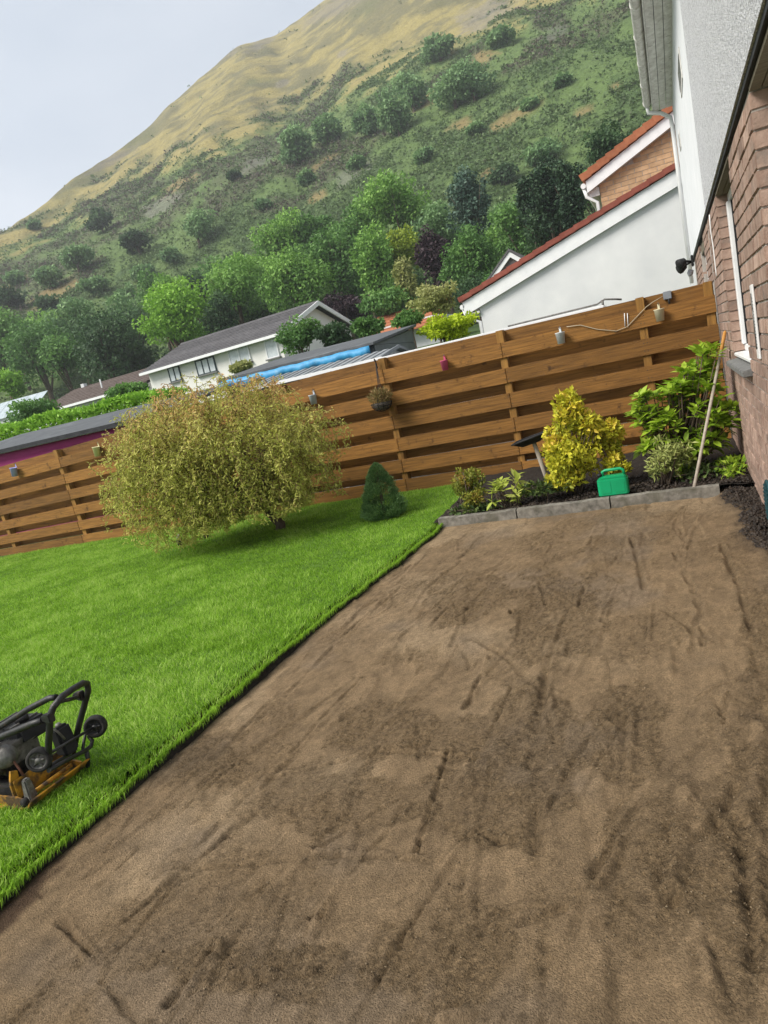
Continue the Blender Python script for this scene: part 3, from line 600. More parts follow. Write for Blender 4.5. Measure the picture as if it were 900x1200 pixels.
# eaves: soffit, fascia, gutter in weathered lengths
mb = MB()
for k_ in range(3): mb = MB(); mb.box((.135+k_*.105, 8.0, 5.252), (.232+k_*.105, 14.38, 5.27)); mb.build('soffit_board', oldw, nh)
mb = MB(); mb.box((.115, 8.0, 5.235), (.132, 14.40, 5.43)); mb.build('fascia', oldw, nh)
for k_ in range(6):
    ya = 8.0+k_*1.02; yb = ya+1.005
    mb = MB(); n = 9; R_ = .062; c = (.045, 5.36); V = []
    for y in (ya, yb):
        V += [(c[0]+R_*math.cos(math.pi+math.pi*j/(n-1)), y, c[1]+R_*math.sin(math.pi+math.pi*j/(n-1))) for j in range(n)]
        V += [(c[0]+R_*.86*math.cos(2*math.pi-math.pi*j/(n-1)), y, c[1]+R_*.86*math.sin(2*math.pi-math.pi*j/(n-1))) for j in range(n)]
    mb.add(V, [(i, i+1, i+1+2*n, i+2*n) for i in range(2*n-1)]+[(2*n-1, 0, 2*n, 4*n-1), tuple(range(2*n-1, -1, -1)), tuple(range(2*n, 4*n))]); mb.build('gutter', oldw, nh)
    mb = MB(); mb.lathe([(.055, -.03), (.070, -.03), (.070, .03), (.055, .03)], (.045, yb, 5.36), (0, 1, 0), 14); mb.build('gutter_bracket', oldw, nh)
mb = MB(); mb.tube([(.045, 14.15, 5.31), (.045, 14.2, 5.22), (.25, 14.25, 5.16), (.39, 14.28, 5.05), (.40, 14.3, 4.9), (.40, 14.3, 2.2)], .034, 8); mb.build('downpipe', upvc, nh)
mb = MB(); mb.hexa([(.03, 7.9, 5.41), (6, 7.9, 8.4), (6, 14.5, 8.4), (.03, 14.5, 5.41), (.03, 7.9, 5.47), (6, 7.9, 8.46), (6, 14.5, 8.46), (.03, 14.5, 5.47)]); mb.build('roof', slate, nh)
mb = MB(); mb.hexa([(.05, -2, 5.40), (6, -2, 8.38), (6, 7.88, 8.38), (.05, 7.88, 5.40), (.05, -2, 5.46), (6, -2, 8.44), (6, 7.88, 8.44), (.05, 7.88, 5.46)]); mb.build('roof', slate, house)
# twin floodlight on the corner
fl = thing('floodlight', 'small black twin security floodlight on the corner of the white wall', 'light')
c = Vector((.33, 13.3, 2.50))
mb = MB(); mb.box((.40, 13.2, 2.42), (.438, 13.38, 2.60)); mb.build('wall_plate', blackp, fl, .01)
for dy, dz in ((-.13, .03), (.10, -.03)):
    mb = MB(); mb.tube([(.40, 13.29, 2.5), (.30, 13.29+dy*.6, 2.5+dz)], .02, 6); mb.build('arm', blackp, fl)
    mb = MB(); a = c+Vector((-.03, dy, dz)); mb.lathe([(0, 0), (.055, 0), (.085, .09), (.085, .12), (0, .12)], a, (-.8, -.45, -.35), 10); mb.build('lamp_head', blackp, fl)
mb = MB(); mb.lathe([(0, 0), (.045, 0), (.05, .05), (.02, .10), (0, .105)], (.38, 13.25, 2.36), (-.4, -.3, -1), 12)
tag(mb.build('motion_sensor', mat('grey_plastic', (.30, .31, .33), rough=.5)), 'little grey sensor bulb just under the black floodlight', 'sensor')

# ---- white gable and brick gable behind
def verge(parent, P0, P1, tile, n, name='verge_tile', th=.11, dy=.30, lift=.0):
    P0 = Vector(map(float, P0)); P1 = Vector(map(float, P1)); d = (P1-P0)/n; up = Vector((-(P1-P0).z, 0, (P1-P0).x)).normalized()*th
    for k_ in range(n):
        a = P0+d*k_+up*.25*0; b = a+d*1.06
        a2 = a+up*.18; mb = MB(); y = Vector((0, dy, 0))
        mb.hexa([a, b-up*.12, b-up*.12+y, a+y, a+up, b+up*.80, b+up*.80+y, a+up+y]); mb.build(name, tile, parent, .01)
wg = thing('white_gable_house', 'white harled gable wall with red tile verge rising behind the fence', 'house')
Yg = 17.; E0 = aty(543, 354, Yg); E1 = aty(795, 197, Yg); E1 = E0+(E1-E0)*1.9
bl = aty(566, 384, Yg); Wl = aty(563, 365, Yg)
dirz = (E1[2]-E0[2])/(E1[0]-E0[0]); zt = lambda x: E0[2]+(x-E0[0])*dirz
xl = float(Wl[0]); xr = float(E1[0])
mb = MB(); mb.prism([(xl, -.2), (xr, -.2), (xr, zt(xr)-.13), (xl, zt(xl)-.13)], 'y', Yg, Yg+7); mb.build('wall', white_h, wg)
mb = MB(); mb.hexa([(E0[0], Yg-.10, zt(E0[0])-.34), (xr, Yg-.10, zt(xr)-.34), (xr, Yg-.005, zt(xr)-.34), (E0[0], Yg-.005, zt(E0[0])-.34), (E0[0], Yg-.10, zt(E0[0])-.02), (xr, Yg-.10, zt(xr)-.02), (xr, Yg-.005, zt(xr)-.02), (E0[0], Yg-.005, zt(E0[0])-.02)]); mb.build('bargeboard', upvc, wg)
verge(wg, (E0[0]-.06, Yg-.16, E0[2]-.01), (xr, Yg-.16, zt(xr)-.01), redtile, 30, th=.13)
mb = MB(); mb.hexa([(E0[0]-.04, Yg+.15, E0[2]), (xr, Yg+.15, zt(xr)), (xr, Yg+7, zt(xr)), (E0[0]-.04, Yg+7, E0[2]), (E0[0]-.04, Yg+.15, E0[2]+.1), (xr, Yg+.15, zt(xr)+.1), (xr, Yg+7, zt(xr)+.1), (E0[0]-.04, Yg+7, E0[2]+.1)]); mb.build('roof', redtile, wg)
mb = MB(); mb.box((E0[0]+.02, Yg-.08, E0[2]-.34), (xl-.005, Yg+7, E0[2]-.30)); mb.build('soffit', oldw, wg)
mb = MB(); mb.tube([(E0[0]-.03, Yg-.1, E0[2]-.12), (E0[0]-.03, Yg+7, E0[2]-.12)], .06, 8); mb.tube([(E0[0]-.03, Yg, E0[2]-.16), (E0[0]+.02, Yg, E0[2]-.40), (xl-.06, Yg+.04, E0[2]-.55), (xl-.06, Yg+.04, .5)], .045, 8); mb.build('downpipe', upvc, wg)

bg_ = thing('buff_brick_house', 'buff brick gable with orange tile verge above the white gable', 'house')
Yb = 26.; E0 = aty(687, 213, Yb); E1 = aty(783, 136, Yb); E1 = E0+(E1-E0)*2.2
dz2 = (E1[2]-E0[2])/(E1[0]-E0[0]); zt2 = lambda x: E0[2]+(x-E0[0])*dz2
xl = float(aty(703, 225, Yb)[0]); xr = float(E1[0])
mb = MB(); mb.prism([(xl, 1), (xr, 1), (xr, zt2(xr)-.2), (xl, zt2(xl)-.2)], 'y', Yb+.012, Yb+8); mb.build('wall', mortar, bg_)
bb = MB(); bb.box((0, 0, 0), (.44, .06, .135)); o = bb.build('brick', cream_brick, None); bbm = o.data; bpy.data.objects.remove(o)
z = zt2(xl)-.45-1.55; c = 0; nb_ = 0
while z < zt2(2.6):
    x = xl+.01-(.23 if c % 2 else 0)
    while x < 1.35:
        xa = max(x, xl)
        if z+.15 < zt2(xa)-.22 and xa+.1 < x+.44:
            if nb_ < 295:
                o = bpy.data.objects.new('brick', bbm); link(o, bg_); o.location = (xa, Yb, z); o.scale = ((x+.44-xa)/.44, 1, 1); nb_ += 1
        x += .46
    z += .15; c += 1
mb = MB(); q = lambda x, d: (x, zt2(x)+d)
for (d0, d1, ya, yb, mt, nm) in ((-.40, -.03, Yb-.22, Yb-.02, upvc, 'bargeboard'),):
    mb = MB(); mb.hexa([(E0[0], ya, zt2(E0[0])+d0), (xr, ya, zt2(xr)+d0), (xr, yb, zt2(xr)+d0), (E0[0], yb, zt2(E0[0])+d0), (E0[0], ya, zt2(E0[0])+d1), (xr, ya, zt2(xr)+d1), (xr, yb, zt2(xr)+d1), (E0[0], yb, zt2(E0[0])+d1)]); mb.build(nm, mt, bg_)
verge(bg_, (E0[0]-.1, Yb-.3, E0[2]-.02), (xr, Yb-.3, zt2(xr)-.02), orangetile, 20, th=.25, dy=.45)
mb = MB(); mb.hexa([(E0[0]-.1, Yb+.15, E0[2]), (xr, Yb+.15, zt2(xr)), (xr, Yb+8, zt2(xr)), (E0[0]-.1, Yb+8, E0[2]), (E0[0]-.1, Yb+.15, E0[2]+.2), (xr, Yb+.15, zt2(xr)+.2), (xr, Yb+8, zt2(xr)+.2), (E0[0]-.1, Yb+8, E0[2]+.2)]); mb.build('roof', orangetile, bg_)
mb = MB(); mb.tube([(E0[0]-.1, Yb-.2, E0[2]-.15), (E0[0]-.1, Yb+8, E0[2]-.15)], .09, 8); mb.tube([(E0[0]-.1, Yb-.1, E0[2]-.2), (E0[0]-.05, Yb-.1, E0[2]-.5), (xl-.12, Yb-.05, E0[2]-.75), (xl-.10, Yb-.05, E0[2]-3)], .06, 8); mb.build('downpipe', upvc, bg_)
mb = MB(); mb.box((E0[0]+.02, Yb-.05, E0[2]-.55), (xl-.01, Yb+8, E0[2]-.28)); mb.build('soffit', oldw, bg_)
# tiny gable peak behind the white gable
pk = thing('dark_gable_house', 'small dark gable peak with white bargeboards peeping over the red verge', 'house')
Yp = 32.; A_ = aty(597, 295, Yp); k = .046
mb = MB(); mb.prism([(A_[0]-1.6, 2), (A_[0]+1.6, 2), (A_[0]+1.6, A_[2]-1.5), (A_[0], A_[2]-.1), (A_[0]-1.6, A_[2]-1.5)], 'y', Yp+.05, Yp+6); mb.build('wall', mat('dark_cladding', (.10, .085, .085), (.15, .125, .12), 3, (1, 1, 8)), pk)
for sg in (-1, 1):
    mb = MB(); mb.prism([(A_[0], A_[2]), (A_[0]+sg*1.85, A_[2]-1.62), (A_[0]+sg*1.85, A_[2]-1.86), (A_[0], A_[2]-.24)], 'y', Yp-.06, Yp+.04); mb.build('bargeboard', upvc, pk)
    mb = MB(); mb.prism([(A_[0], A_[2]+.02), (A_[0]+sg*1.95, A_[2]-1.68), (A_[0]+sg*1.95, A_[2]-1.58), (A_[0], A_[2]+.13)], 'y', Yp-.1, Yp+6); mb.build('roof', slate, pk)

# ---- bungalow
bu = thing('white_bungalow', 'long white bungalow with grey tiled roof and gable towards the sheds', 'house')
ZE = 6.3; ZR = 8.2
A = Vector((-22.6, 39.1, 0)); FLp = Vector((-36.1, 40.85, 0)); ax = (FLp-A).normalized(); ay = Vector((-ax.y, ax.x, 0)); ay = ay if ay.y > 0 else -ay
LN = (FLp-A).length; DP = 9.6
def B(u_, v_, z): p = A+ax*u_+ay*v_; return (p.x, p.y, z)
def bprism(mb, u0, u1, poly):                            # poly of (v, z) swept along u
    n = len(poly); V = [B(u0, v, z) for v, z in poly]+[B(u1, v, z) for v, z in poly]
    return mb.add(V, [tuple(range(n)), tuple(range(2*n-1, n-1, -1))]+[(i, i+n, (i+1) % n+n, (i+1) % n) for i in range(n)])
mb = MB(); bprism(mb, .5, LN-.3, [(.5, 1), (DP-.5, 1), (DP-.5, ZE+.1), (DP/2, ZR-.15), (.5, ZE+.1)]); mb.build('wall', mat('cream_harling', (.68, .67, .63), (.78, .77, .74), 1., rough=.9, bump=.3), bu)
sl_ = (ZR-ZE)/(DP/2)
NC = 12                                                   # tile courses, each stepped over the one below
for sd in (0, 1):
    for c in range(NC):
        v0 = DP/2*c/NC; v1 = DP/2*(c+1)/NC+.06; f_ = (lambda v: v) if sd == 0 else (lambda v: DP-v)
        z0 = ZE+sl_*v0; z1 = ZE+sl_*v1
        mb = MB(); bprism(mb, 0, LN, [(f_(v0), z0+.02), (f_(v1), z1-.02), (f_(v1), z1+.02), (f_(v0), z0+.09)]); mb.build('tile_course', slate, bu)
mb = MB(); bprism(mb, -.02, LN+.02, [(DP/2-.14, ZR-.02), (DP/2+.14, ZR-.02), (DP/2, ZR+.13)]); mb.build('ridge_tiles', slate, bu)
for sd in (0, 1):
    f_ = (lambda v: v) if sd == 0 else (lambda v: DP-v)
    mb = MB(); bprism(mb, -.12, -.02, [(f_(-.1), ZE-.22), (f_(DP/2), ZR-.20), (f_(DP/2), ZR+.1), (f_(-.1), ZE+.07)]); mb.build('bargeboard', upvc, bu)
mb = MB(); bprism(mb, -.1, LN, [(-.12, ZE-.16), (.02, ZE-.16), (.02, ZE+.02), (-.12, ZE+.02)]); mb.build('gutter', upvc, bu)
def bwin(pxa, pxb, pyb, hh, fm, pm, nsp):
    # window position from its photo columns on the front wall
    def u_at(px, py):
        v = ray(px, py); n = np.array(ay); p = np.array(A)+np.array(ay)*.5
        t = ((p-CAMP)@n)/(v@n); q = CAMP+v*t; return float((q-np.array(A))@np.array(ax)), float(q[2])
    u0, zc = u_at(pxa, pyb); u1, _ = u_at(pxb, pyb-(pxb-pxa)*.25); ua, ub = min(u0, u1), max(u0, u1)
    z0 = zc-hh/2; z1 = zc+hh/2
    mb = MB(); t = .07; bprism(mb, ua, ub, [(.40, z0), (.498, z0), (.498, z0+t), (.40, z0+t)]); bprism(mb, ua, ub, [(.40, z1-t), (.498, z1-t), (.498, z1), (.40, z1)])
    for k_ in range(nsp+1):
        uu = ua+(ub-ua-t)*k_/nsp; bprism(mb, uu, uu+t, [(.40, z0+t), (.498, z0+t), (.498, z1-t), (.40, z1-t)])
    w_ = mb.build('window', fm, bu)
    for k_ in range(nsp):
        uu = ua+(ub-ua-t)*k_/nsp+t; mb = MB(); bprism(mb, uu, uu+(ub-ua-t)/nsp-t, [(.44, z0+t), (.47, z0+t), (.47, z1-t), (.44, z1-t)]); mb.build('pane', pm, w_)
    mb = MB(); bprism(mb, ua-.1, ub+.1, [(.30, z0-.09), (.495, z0-.09), (.495, z0-.003), (.30, z0-.003)]); mb.build('sill', sill_m, w_)
dframe = mat('dark_green_frame', (.03, .05, .055), rough=.6)
bwin(199, 212, 440, 1.05, dframe, frosted, 2); bwin(231, 253, 432, 1.05, dframe, frosted, 3); bwin(269, 293, 419, 1.25, upvc, frosted, 2); bwin(312, 326, 410, 1.25, upvc, frosted, 1)
# brown-roofed wing further along
bw = thing('brown_roofed_house', 'low white house with brown tiled roof beyond the bungalow', 'house')
Eo, Er = 5.55, 7.2; C0 = LN+.4; C1 = LN+14.5
mb = MB(); bprism(mb, C0+.3, C1-.3, [(.9, 1), (DP-.5, 1), (DP-.5, Eo), (DP/2, Er-.2), (.9, Eo)]); mb.build('wall', white_h, bw)
for sd in (0, 1):
    for c in range(9):
        v0 = .3+(DP/2-.3)*c/9; v1 = .3+(DP/2-.3)*(c+1)/9+.06; f_ = (lambda v: v) if sd == 0 else (lambda v: DP-v); s2 = (Er-Eo)/(DP/2-.3)
        z0 = Eo+s2*(v0-.3); z1 = Eo+s2*(v1-.3); mb = MB(); bprism(mb, C0, C1, [(f_(v0), z0+.02), (f_(v1), z1-.02), (f_(v1), z1+.02), (f_(v0), z0+.09)]); mb.build('tile_course', brownroof, bw)
mb = MB(); bprism(mb, C0, C1, [(.18, Eo-.15), (.30, Eo-.15), (.30, Eo+.03), (.18, Eo+.03)]); mb.build('gutter', upvc, bw)
mb = MB(); p = B(C1-1.5, DP/2, 7.3); mb.box((p[0]-.18, p[1]-.18, 6.8), (p[0]+.18, p[1]+.18, 7.5)); mb.build('chimney', white_h, bw)
mb = MB(); p = B(C0+6.2, 1.6, 6.3); mb.tube([p, (p[0], p[1], 7.0)], .06, 6); mb.build('vent_pipe', upvc, bw)
# pale glazed house at the far left and orange roof
gh = thing('greenhouse', 'pale glass roof glimpsed beyond the brown roofed house', 'greenhouse')
g0 = aty(-40, 486, 46); g1 = aty(46, 459, 46)
mb = MB(); mb.prism([(0, 1), (4.4, 1), (4.4, g1[2]-1.1), (2.2, g1[2]+.3), (0, g1[2]-1.1)], 'x', 0, 0.01) if False else None
x0, x1 = float(g0[0]), float(g1[0]); zt3 = float(g1[2])
ghg = mat('dusty_glass', (.30, .36, .38), (.48, .54, .56), 2, rough=.2, spec=.6)
mb = MB(); mb.hexa([(x0, 45, 1), (x1, 45, 1), (x1, 49, 1), (x0, 49, 1), (x0, 45, zt3-1.6), (x1, 45, zt3-1.6), (x1, 49, zt3-1.6), (x0, 49, zt3-1.6)]); mb.build('wall', white_h, gh)
for k_ in range(8):
    xa = x0+(x1-x0)*k_/8; xb = x0+(x1-x0)*(k_+1)/8-.06
    mb = MB(); mb.hexa([(xa, 44.8, zt3-1.6), (xb, 44.8, zt3-1.6), (xb, 47, zt3), (xa, 47, zt3), (xa, 44.8, zt3-1.55), (xb, 44.8, zt3-1.55), (xb, 47, zt3+.05), (xa, 47, zt3+.05)]); mb.build('pane', ghg, gh)
oh = thing('orange_roofed_house', 'house with orange tiled roof half hidden by shrubs', 'house')
a_ = aty(428, 378, 46); b_ = aty(474, 361, 46); e_ = aty(470, 385, 46)
mb = MB(); mb.box((a_[0]+.3, 46.4, 1), (b_[0]+2.2, 51, a_[2]-.6)); mb.build('wall', white_h, oh)
for c in range(7):
    t0, t1 = c/7, (c+1)/7+.02; zl, zh = a_[2]-1.3, b_[2]+.1
    mb = MB(); mb.hexa([(a_[0], 45.5+t0*3, zl+(zh-zl)*t0), (b_[0]+2.5, 45.5+t0*3, zl+(zh-zl)*t0), (b_[0]+2.5, 45.5+t1*3, zl+(zh-zl)*t1), (a_[0], 45.5+t1*3, zl+(zh-zl)*t1),
        (a_[0], 45.5+t0*3, zl+(zh-zl)*t0+.1), (b_[0]+2.5, 45.5+t0*3, zl+(zh-zl)*t0+.1), (b_[0]+2.5, 45.5+t1*3, zl+(zh-zl)*t1+.03), (a_[0], 45.5+t1*3, zl+(zh-zl)*t1+.03)]); mb.build('tile_course', orangetile, oh)

# ---- sheds over the fence
s1 = thing('grey_shed', 'long grey clad shed with felt roof and blue tarpaulin strip', 'shed')
mb = MB(); mb.prism([(13.0, -.2), (15.4, -.2), (15.4, 2.70), (13.0, 2.38)], 'x', -9.2, -5.5); mb.build('wall', shedgrey, s1)
for k_ in range(14): mb = MB(); mb.box((-5.495, 13.0, .10+k_*.165), (-5.47, 15.4, .25+k_*.165)); mb.build('plank', shedgrey, s1)
for k_ in range(3): mb = MB(); mb.box((-9.2, 12.97, 1.85+k_*.165), (-5.5, 12.995, 2.00+k_*.165)); mb.build('plank', shedgrey, s1)
mb = MB(); mb.prism([(13.0, 2.40), (15.4, 2.405), (15.4, 2.70)], 'x', -5.495, -5.47); mb.build('gable_board', shedgrey, s1)
mb = MB(); mb.prism([(12.82, 2.385), (15.55, 2.745), (15.55, 2.80), (12.82, 2.44)], 'x', -9.3, -5.40); mb.build('roof', felt, s1, .01)
mb = MB(); nn = 40
for k_ in range(nn):
    xa = -9.25+k_*3.75/nn; xb = xa+3.75/nn; wv = lambda x: .03*math.sin(x*9)+.02*math.sin(x*23)
    mb.add([(xa, 12.80, 2.20+wv(xa)*1.2), (xb, 12.80, 2.20+wv(xb)*1.2), (xb, 12.80, 2.39+wv(xb)*.2), (xa, 12.80, 2.39+wv(xa)*.2)], [(0, 1, 2, 3)], True)
to = mb.build('tarpaulin', bluet, s1); md = to.modifiers.new('thick', 'SOLIDIFY'); md.thickness = .01
s2 = thing('metal_shed', 'small corrugated metal shed with white trim just behind the fence', 'shed')
xa_, xb_ = -6.7, -4.1
mb = MB(); nn = 52
for k_ in range(nn):
    x0_ = xa_+.05+(xb_-xa_-.1)*k_/nn; w_ = (xb_-xa_-.1)/nn; d_ = .012 if k_ % 2 else 0
    mb.box((x0_, 10.0-d_, -.2), (x0_+w_*.98, 10.03, 1.955))
mb.build('front_wall', metalsheet, s2)
for xq in (xb_-.10, xa_+.05): mb = MB(); mb.prism([(10.035, -.2), (11.3, -.2), (11.3, 1.95), (10.7, 2.07), (10.035, 1.95)], 'x', xq, xq+.05); mb.build('end_wall', metalsheet, s2)
mb = MB(); nn = 30
for k_ in range(nn):
    x0_ = xa_+(xb_-xa_)*k_/nn; w_ = (xb_-xa_)/nn; d_ = .014 if k_ % 2 else 0
    for sg, y0, y1 in ((1, 9.9, 10.7), (-1, 11.45, 10.7)):
        mb.hexa([(x0_, y0, 1.96+d_), (x0_+w_*.98, y0, 1.96+d_), (x0_+w_*.98, y1, 2.09+d_), (x0_, y1, 2.09+d_), (x0_, y0, 1.98+d_), (x0_+w_*.98, y0, 1.98+d_), (x0_+w_*.98, y1, 2.11+d_), (x0_, y1, 2.11+d_)])
mb.build('roof', metalsheet, s2)
mb = MB(); mb.box((xa_-.02, 9.87, 1.93), (xb_+.02, 9.897, 1.985)); mb.build('eaves_trim', upvc, s2)
for p, q in (((9.9, 1.95), (10.7, 2.10)), ((11.45, 1.95), (10.7, 2.10))):
    mb = MB(); mb.prism([(p[0], p[1]), (q[0], q[1]), (q[0], q[1]+.05), (p[0], p[1]+.05)], 'x', xb_+.002, xb_+.03); mb.build('verge_trim', shedgrey, s2)
wr = thing('white_plank', 'white painted plank leaning along the metal shed front', 'plank')
mb = MB(); a_ = aty(305, 461, 9.7); b_ = aty(388, 437, 9.7); mb.hexa([(a_[0], 9.68, a_[2]-.06), (b_[0], 9.68, b_[2]-.04), (b_[0], 9.72, b_[2]-.04), (a_[0], 9.72, a_[2]-.06), (a_[0], 9.68, a_[2]), (b_[0], 9.68, b_[2]+.03), (b_[0], 9.72, b_[2]+.03), (a_[0], 9.72, a_[2])]); mb.build('board', upvc, wr)
for x_ in (float(a_[0])+.15, float(b_[0])-.15): mb = MB(); mb.box((x_-.03, 9.69, -.2), (x_+.03, 9.71, float(min(a_[2], b_[2]))-.02)); mb.build('leg', upvc, wr)
lr = thing('white_lean_to', 'low white flat roof edge running just behind the fence top', 'roof')
mb = MB(); mb.box((-4.05, 9.25, 1.90), (-.75, 10.9, 1.945)); mb.build('roof', upvc, lr, .008)
mb = MB(); mb.box((-4.0, 9.30, -.2), (-.8, 10.85, 1.898)); mb.build('wall', white_h, lr)
rl = thing('metal_rail', 'thin galvanised rail lying along the white roof edge', 'rail')
mb = MB(); mb.tube([(-2.0, 9.4, 1.965), (-.85, 9.5, 1.98), (-.75, 9.5, 2.02), (-.62, 9.5, 1.99), (-.55, 9.5, 1.97)], .012, 6); mb.build('tube', steel, rl)
mb = MB(); mb.tube([(-.78, 9.5, 1.90), (-.78, 9.5, 2.02)], .015, 6); mb.build('bracket', steel, rl)
ms_ = thing('magenta_shed', 'magenta shed with dark felt roof behind the fence end', 'shed')
mb = MB(); mb.box((-16, 10.5, -.3), (-9.15, 13, 1.86)); mb.build('wall', magenta, ms_)
for k_ in range(4): mb = MB(); mb.box((-16, 10.475, 1.28+k_*.145), (-9.15, 10.497, 1.415+k_*.145)); mb.build('plank', magenta, ms_)
mb = MB(); mb.hexa([(-16.2, 10.3, 1.87), (-9.0, 10.3, 1.87), (-9.0, 13.2, 2.27), (-16.2, 13.2, 2.27), (-16.2, 10.3, 1.94), (-9.0, 10.3, 1.94), (-9.0, 13.2, 2.34), (-16.2, 13.2, 2.34)]); mb.build('roof', felt, ms_)
mb = MB(); mb.box((-16.2, 10.27, 1.855), (-9.0, 10.298, 1.945)); mb.build('roof_edge', felt_and_shade, ms_)

# ================================================================== FENCE
fe = thing('wooden_fence', 'brown stained hit and miss fence of horizontal boards along the garden', 'fence')
ft = lambda x: float(np.interp(x, [-13.5, -12, -4.6, 1], [1.50, 1.56, 1.905, 1.905])); fb = lambda x: float(np.interp(x, [-13.5, -12.4, -5.0, 1], [-.17, -.155, 0, 0]))
H0 = 1.905
def zf(x, z): return fb(x)+(ft(x)-fb(x))*z/H0
YF = 8.80
fronts = [(1.565, 1.755), (1.245, 1.435), (.93, 1.12), (.615, .80), (.31, .495), (.03, .215)]
backs = [(1.745, 1.905), (1.425, 1.58), (1.11, 1.26), (.79, .945), (.485, .63), (.205, .325)]
posts = [.40, -.32, -2.0, -3.66, -5.33, -7.0, -8.5, -10.02, -11.92, -13.4]
bays = [(.462, -2.0), (-2.0, -3.66), (-3.66, -7.0), (-7.0, -10.05), (-10.05, -13.4)]
for i, (bands, yo) in enumerate(((fronts, 0), (backs, .136))):
    for (z0, z1) in bands:
        for (xa, xb) in bays:
            sg = random.uniform(-.006, .006); n = 6; mb = MB(); xs_ = [xb+.003+(xa-xb-.006)*k_/n for k_ in range(n+1)]
            V = []; bow = random.uniform(-.004, .004)
            for k_, x in enumerate(xs_):
                w = bow*math.sin(math.pi*k_/n)+sg*(k_/n-.5)
                V += [(x, YF+yo, zf(x, z0)+w), (x, YF+yo+.021, zf(x, z0)+w), (x, YF+yo+.021, zf(x, z1)+w), (x, YF+yo, zf(x, z1)+w)]
            Fs = [(k_*4+j, k_*4+(j+1) % 4, (k_+1)*4+(j+1) % 4, (k_+1)*4+j) for k_ in range(n) for j in range(4)]+[(0, 1, 2, 3), (4*n+3, 4*n+2, 4*n+1, 4*n)]
            mb.add(V, Fs); mb.build('board', wood, fe, .003)
for x in posts:
    ln = .17 if x < -9 else 0; zt_ = zf(x, H0)+(.0 if x > -9 else .0)+.006; zb_ = fb(x)-.2
    mb = MB(); w = .046; mb.hexa([(x+ln*.5-w, YF+.0225, zb_), (x+ln*.5+w, YF+.0225, zb_), (x+ln*.5+w, YF+.1345, zb_), (x+ln*.5-w, YF+.1345, zb_), (x-ln*.6-w, YF+.0225, zt_), (x-ln*.6+w, YF+.0225, zt_), (x-ln*.6+w, YF+.1345, zt_), (x-ln*.6-w, YF+.1345, zt_)]); mb.build('post', woodp, fe, .004)

nh_ = MB()
for x in posts[1:]:
    for (z0, z1) in fronts:
        for dz in (.045, -.045):
            for dx in (-.018, .02):
                z = zf(x, (z0+z1)/2)+dz; nh_.lathe([(0, .0022), (.0055, .0018), (.006, -.004)], (x+dx, YF, z), (0, -1, 0), 6)
nh_.build('nail_heads', mat('dull_nail', (.05, .045, .04), rough=.6), fe)['kind'] = 'stuff'

# ================================================================== GARDEN PLANTS
L_willow = leafmat('willow_leaf', (0.209, 0.242, 0.050), (0.374, 0.407, 0.077), (0.550, 0.561, 0.132), (0.682, 0.638, 0.198), (0.704, 0.462, 0.198), (0.572, 0.286, 0.121), trans=.4)
L_twig = mat('willow_twig', (.16, .125, .045), (.26, .17, .07), 9, rough=.8)
wl = thing('twisted_willow', 'wide twisted willow bush with curly yellowing and reddish foliage on the lawn', 'tree')
WC = np.array([-5.26, 6.95, 1.08]); WR = np.array([1.62, 1.15, .90])
base = Vector((-4.86, 7.25, -.05)); fork = Vector((-4.98, 7.18, .48))
mb = MB(); mb.tube([base, (-4.82, 7.24, .12), (-4.93, 7.22, .28), fork], [.085, .065, .06, .055], 8)
limb_ends = []
for k_ in range(11):
    d = rdir(1)[0]; d[2] = abs(d[2])*.6; e = WC+d*WR*np.array([.62, .6, .55]); st = fork if k_ % 2 else Vector((-4.93, 7.2, .35)); e = Vector(map(float, e)); pts = [st]
    for t in (.25, .5, .75, 1.): pts.append(st.lerp(e, t)+Vector((random.uniform(-.09, .09), random.uniform(-.09, .09), random.uniform(-.02, .12))))
    mb.tube(pts, [.04, .033, .026, .018, .01], 6); limb_ends += [np.array(p) for p in pts[2:]]
mb.build('trunk', bark, wl)
limb_ends = np.array(limb_ends)
NT, NSTEP = 1050, 17
st = limb_ends[rng.integers(len(limb_ends), size=NT)]+rng.normal(size=(NT, 3))*.12
st = np.where(rng.random((NT, 1)) < .55, WC+rdir(NT)*WR*(.35+.5*rng.random((NT, 1))), st)
out = (st-WC)/WR; out /= np.linalg.norm(out, axis=1)[:, None]+1e-6
v = out*.8+rdir(NT)*.7+np.array([0, 0, .45]); ph = rng.random(NT)*6.28; fr = .7+.9*rng.random(NT)
p = st.copy(); TP = [p.copy()]; lim = .78+.24*rng.random(NT)
for k_ in range(NSTEP):
    v /= np.linalg.norm(v, axis=1)[:, None]
    a_ = np.cross(v, np.array([0, 0, 1.])+rdir(NT)*.1); a_ /= np.linalg.norm(a_, axis=1)[:, None]+1e-6; b_ = np.cross(v, a_)
    w_ = v+(a_*np.cos(ph+k_*fr)[:, None]+b_*np.sin(ph+k_*fr)[:, None])*.75; w_ /= np.linalg.norm(w_, axis=1)[:, None]
    rel = (p-WC)/WR; rr = np.linalg.norm(rel, axis=1)
    v = v-rel*np.clip(rr-lim, 0, 1)[:, None]*1.6+np.array([0, 0, -.10])*(1+1.6*(k_ > 8)); p = p+w_*.052; p[:, 2] = np.maximum(p[:, 2], .10+.30*sstep(-6.0, -5.2, p[:, 0])+.05*np.sin(p[:, 0]*9)); TP.append(p.copy())
TP = np.stack(TP, 1)                                      # (NT, NSTEP+1, 3)
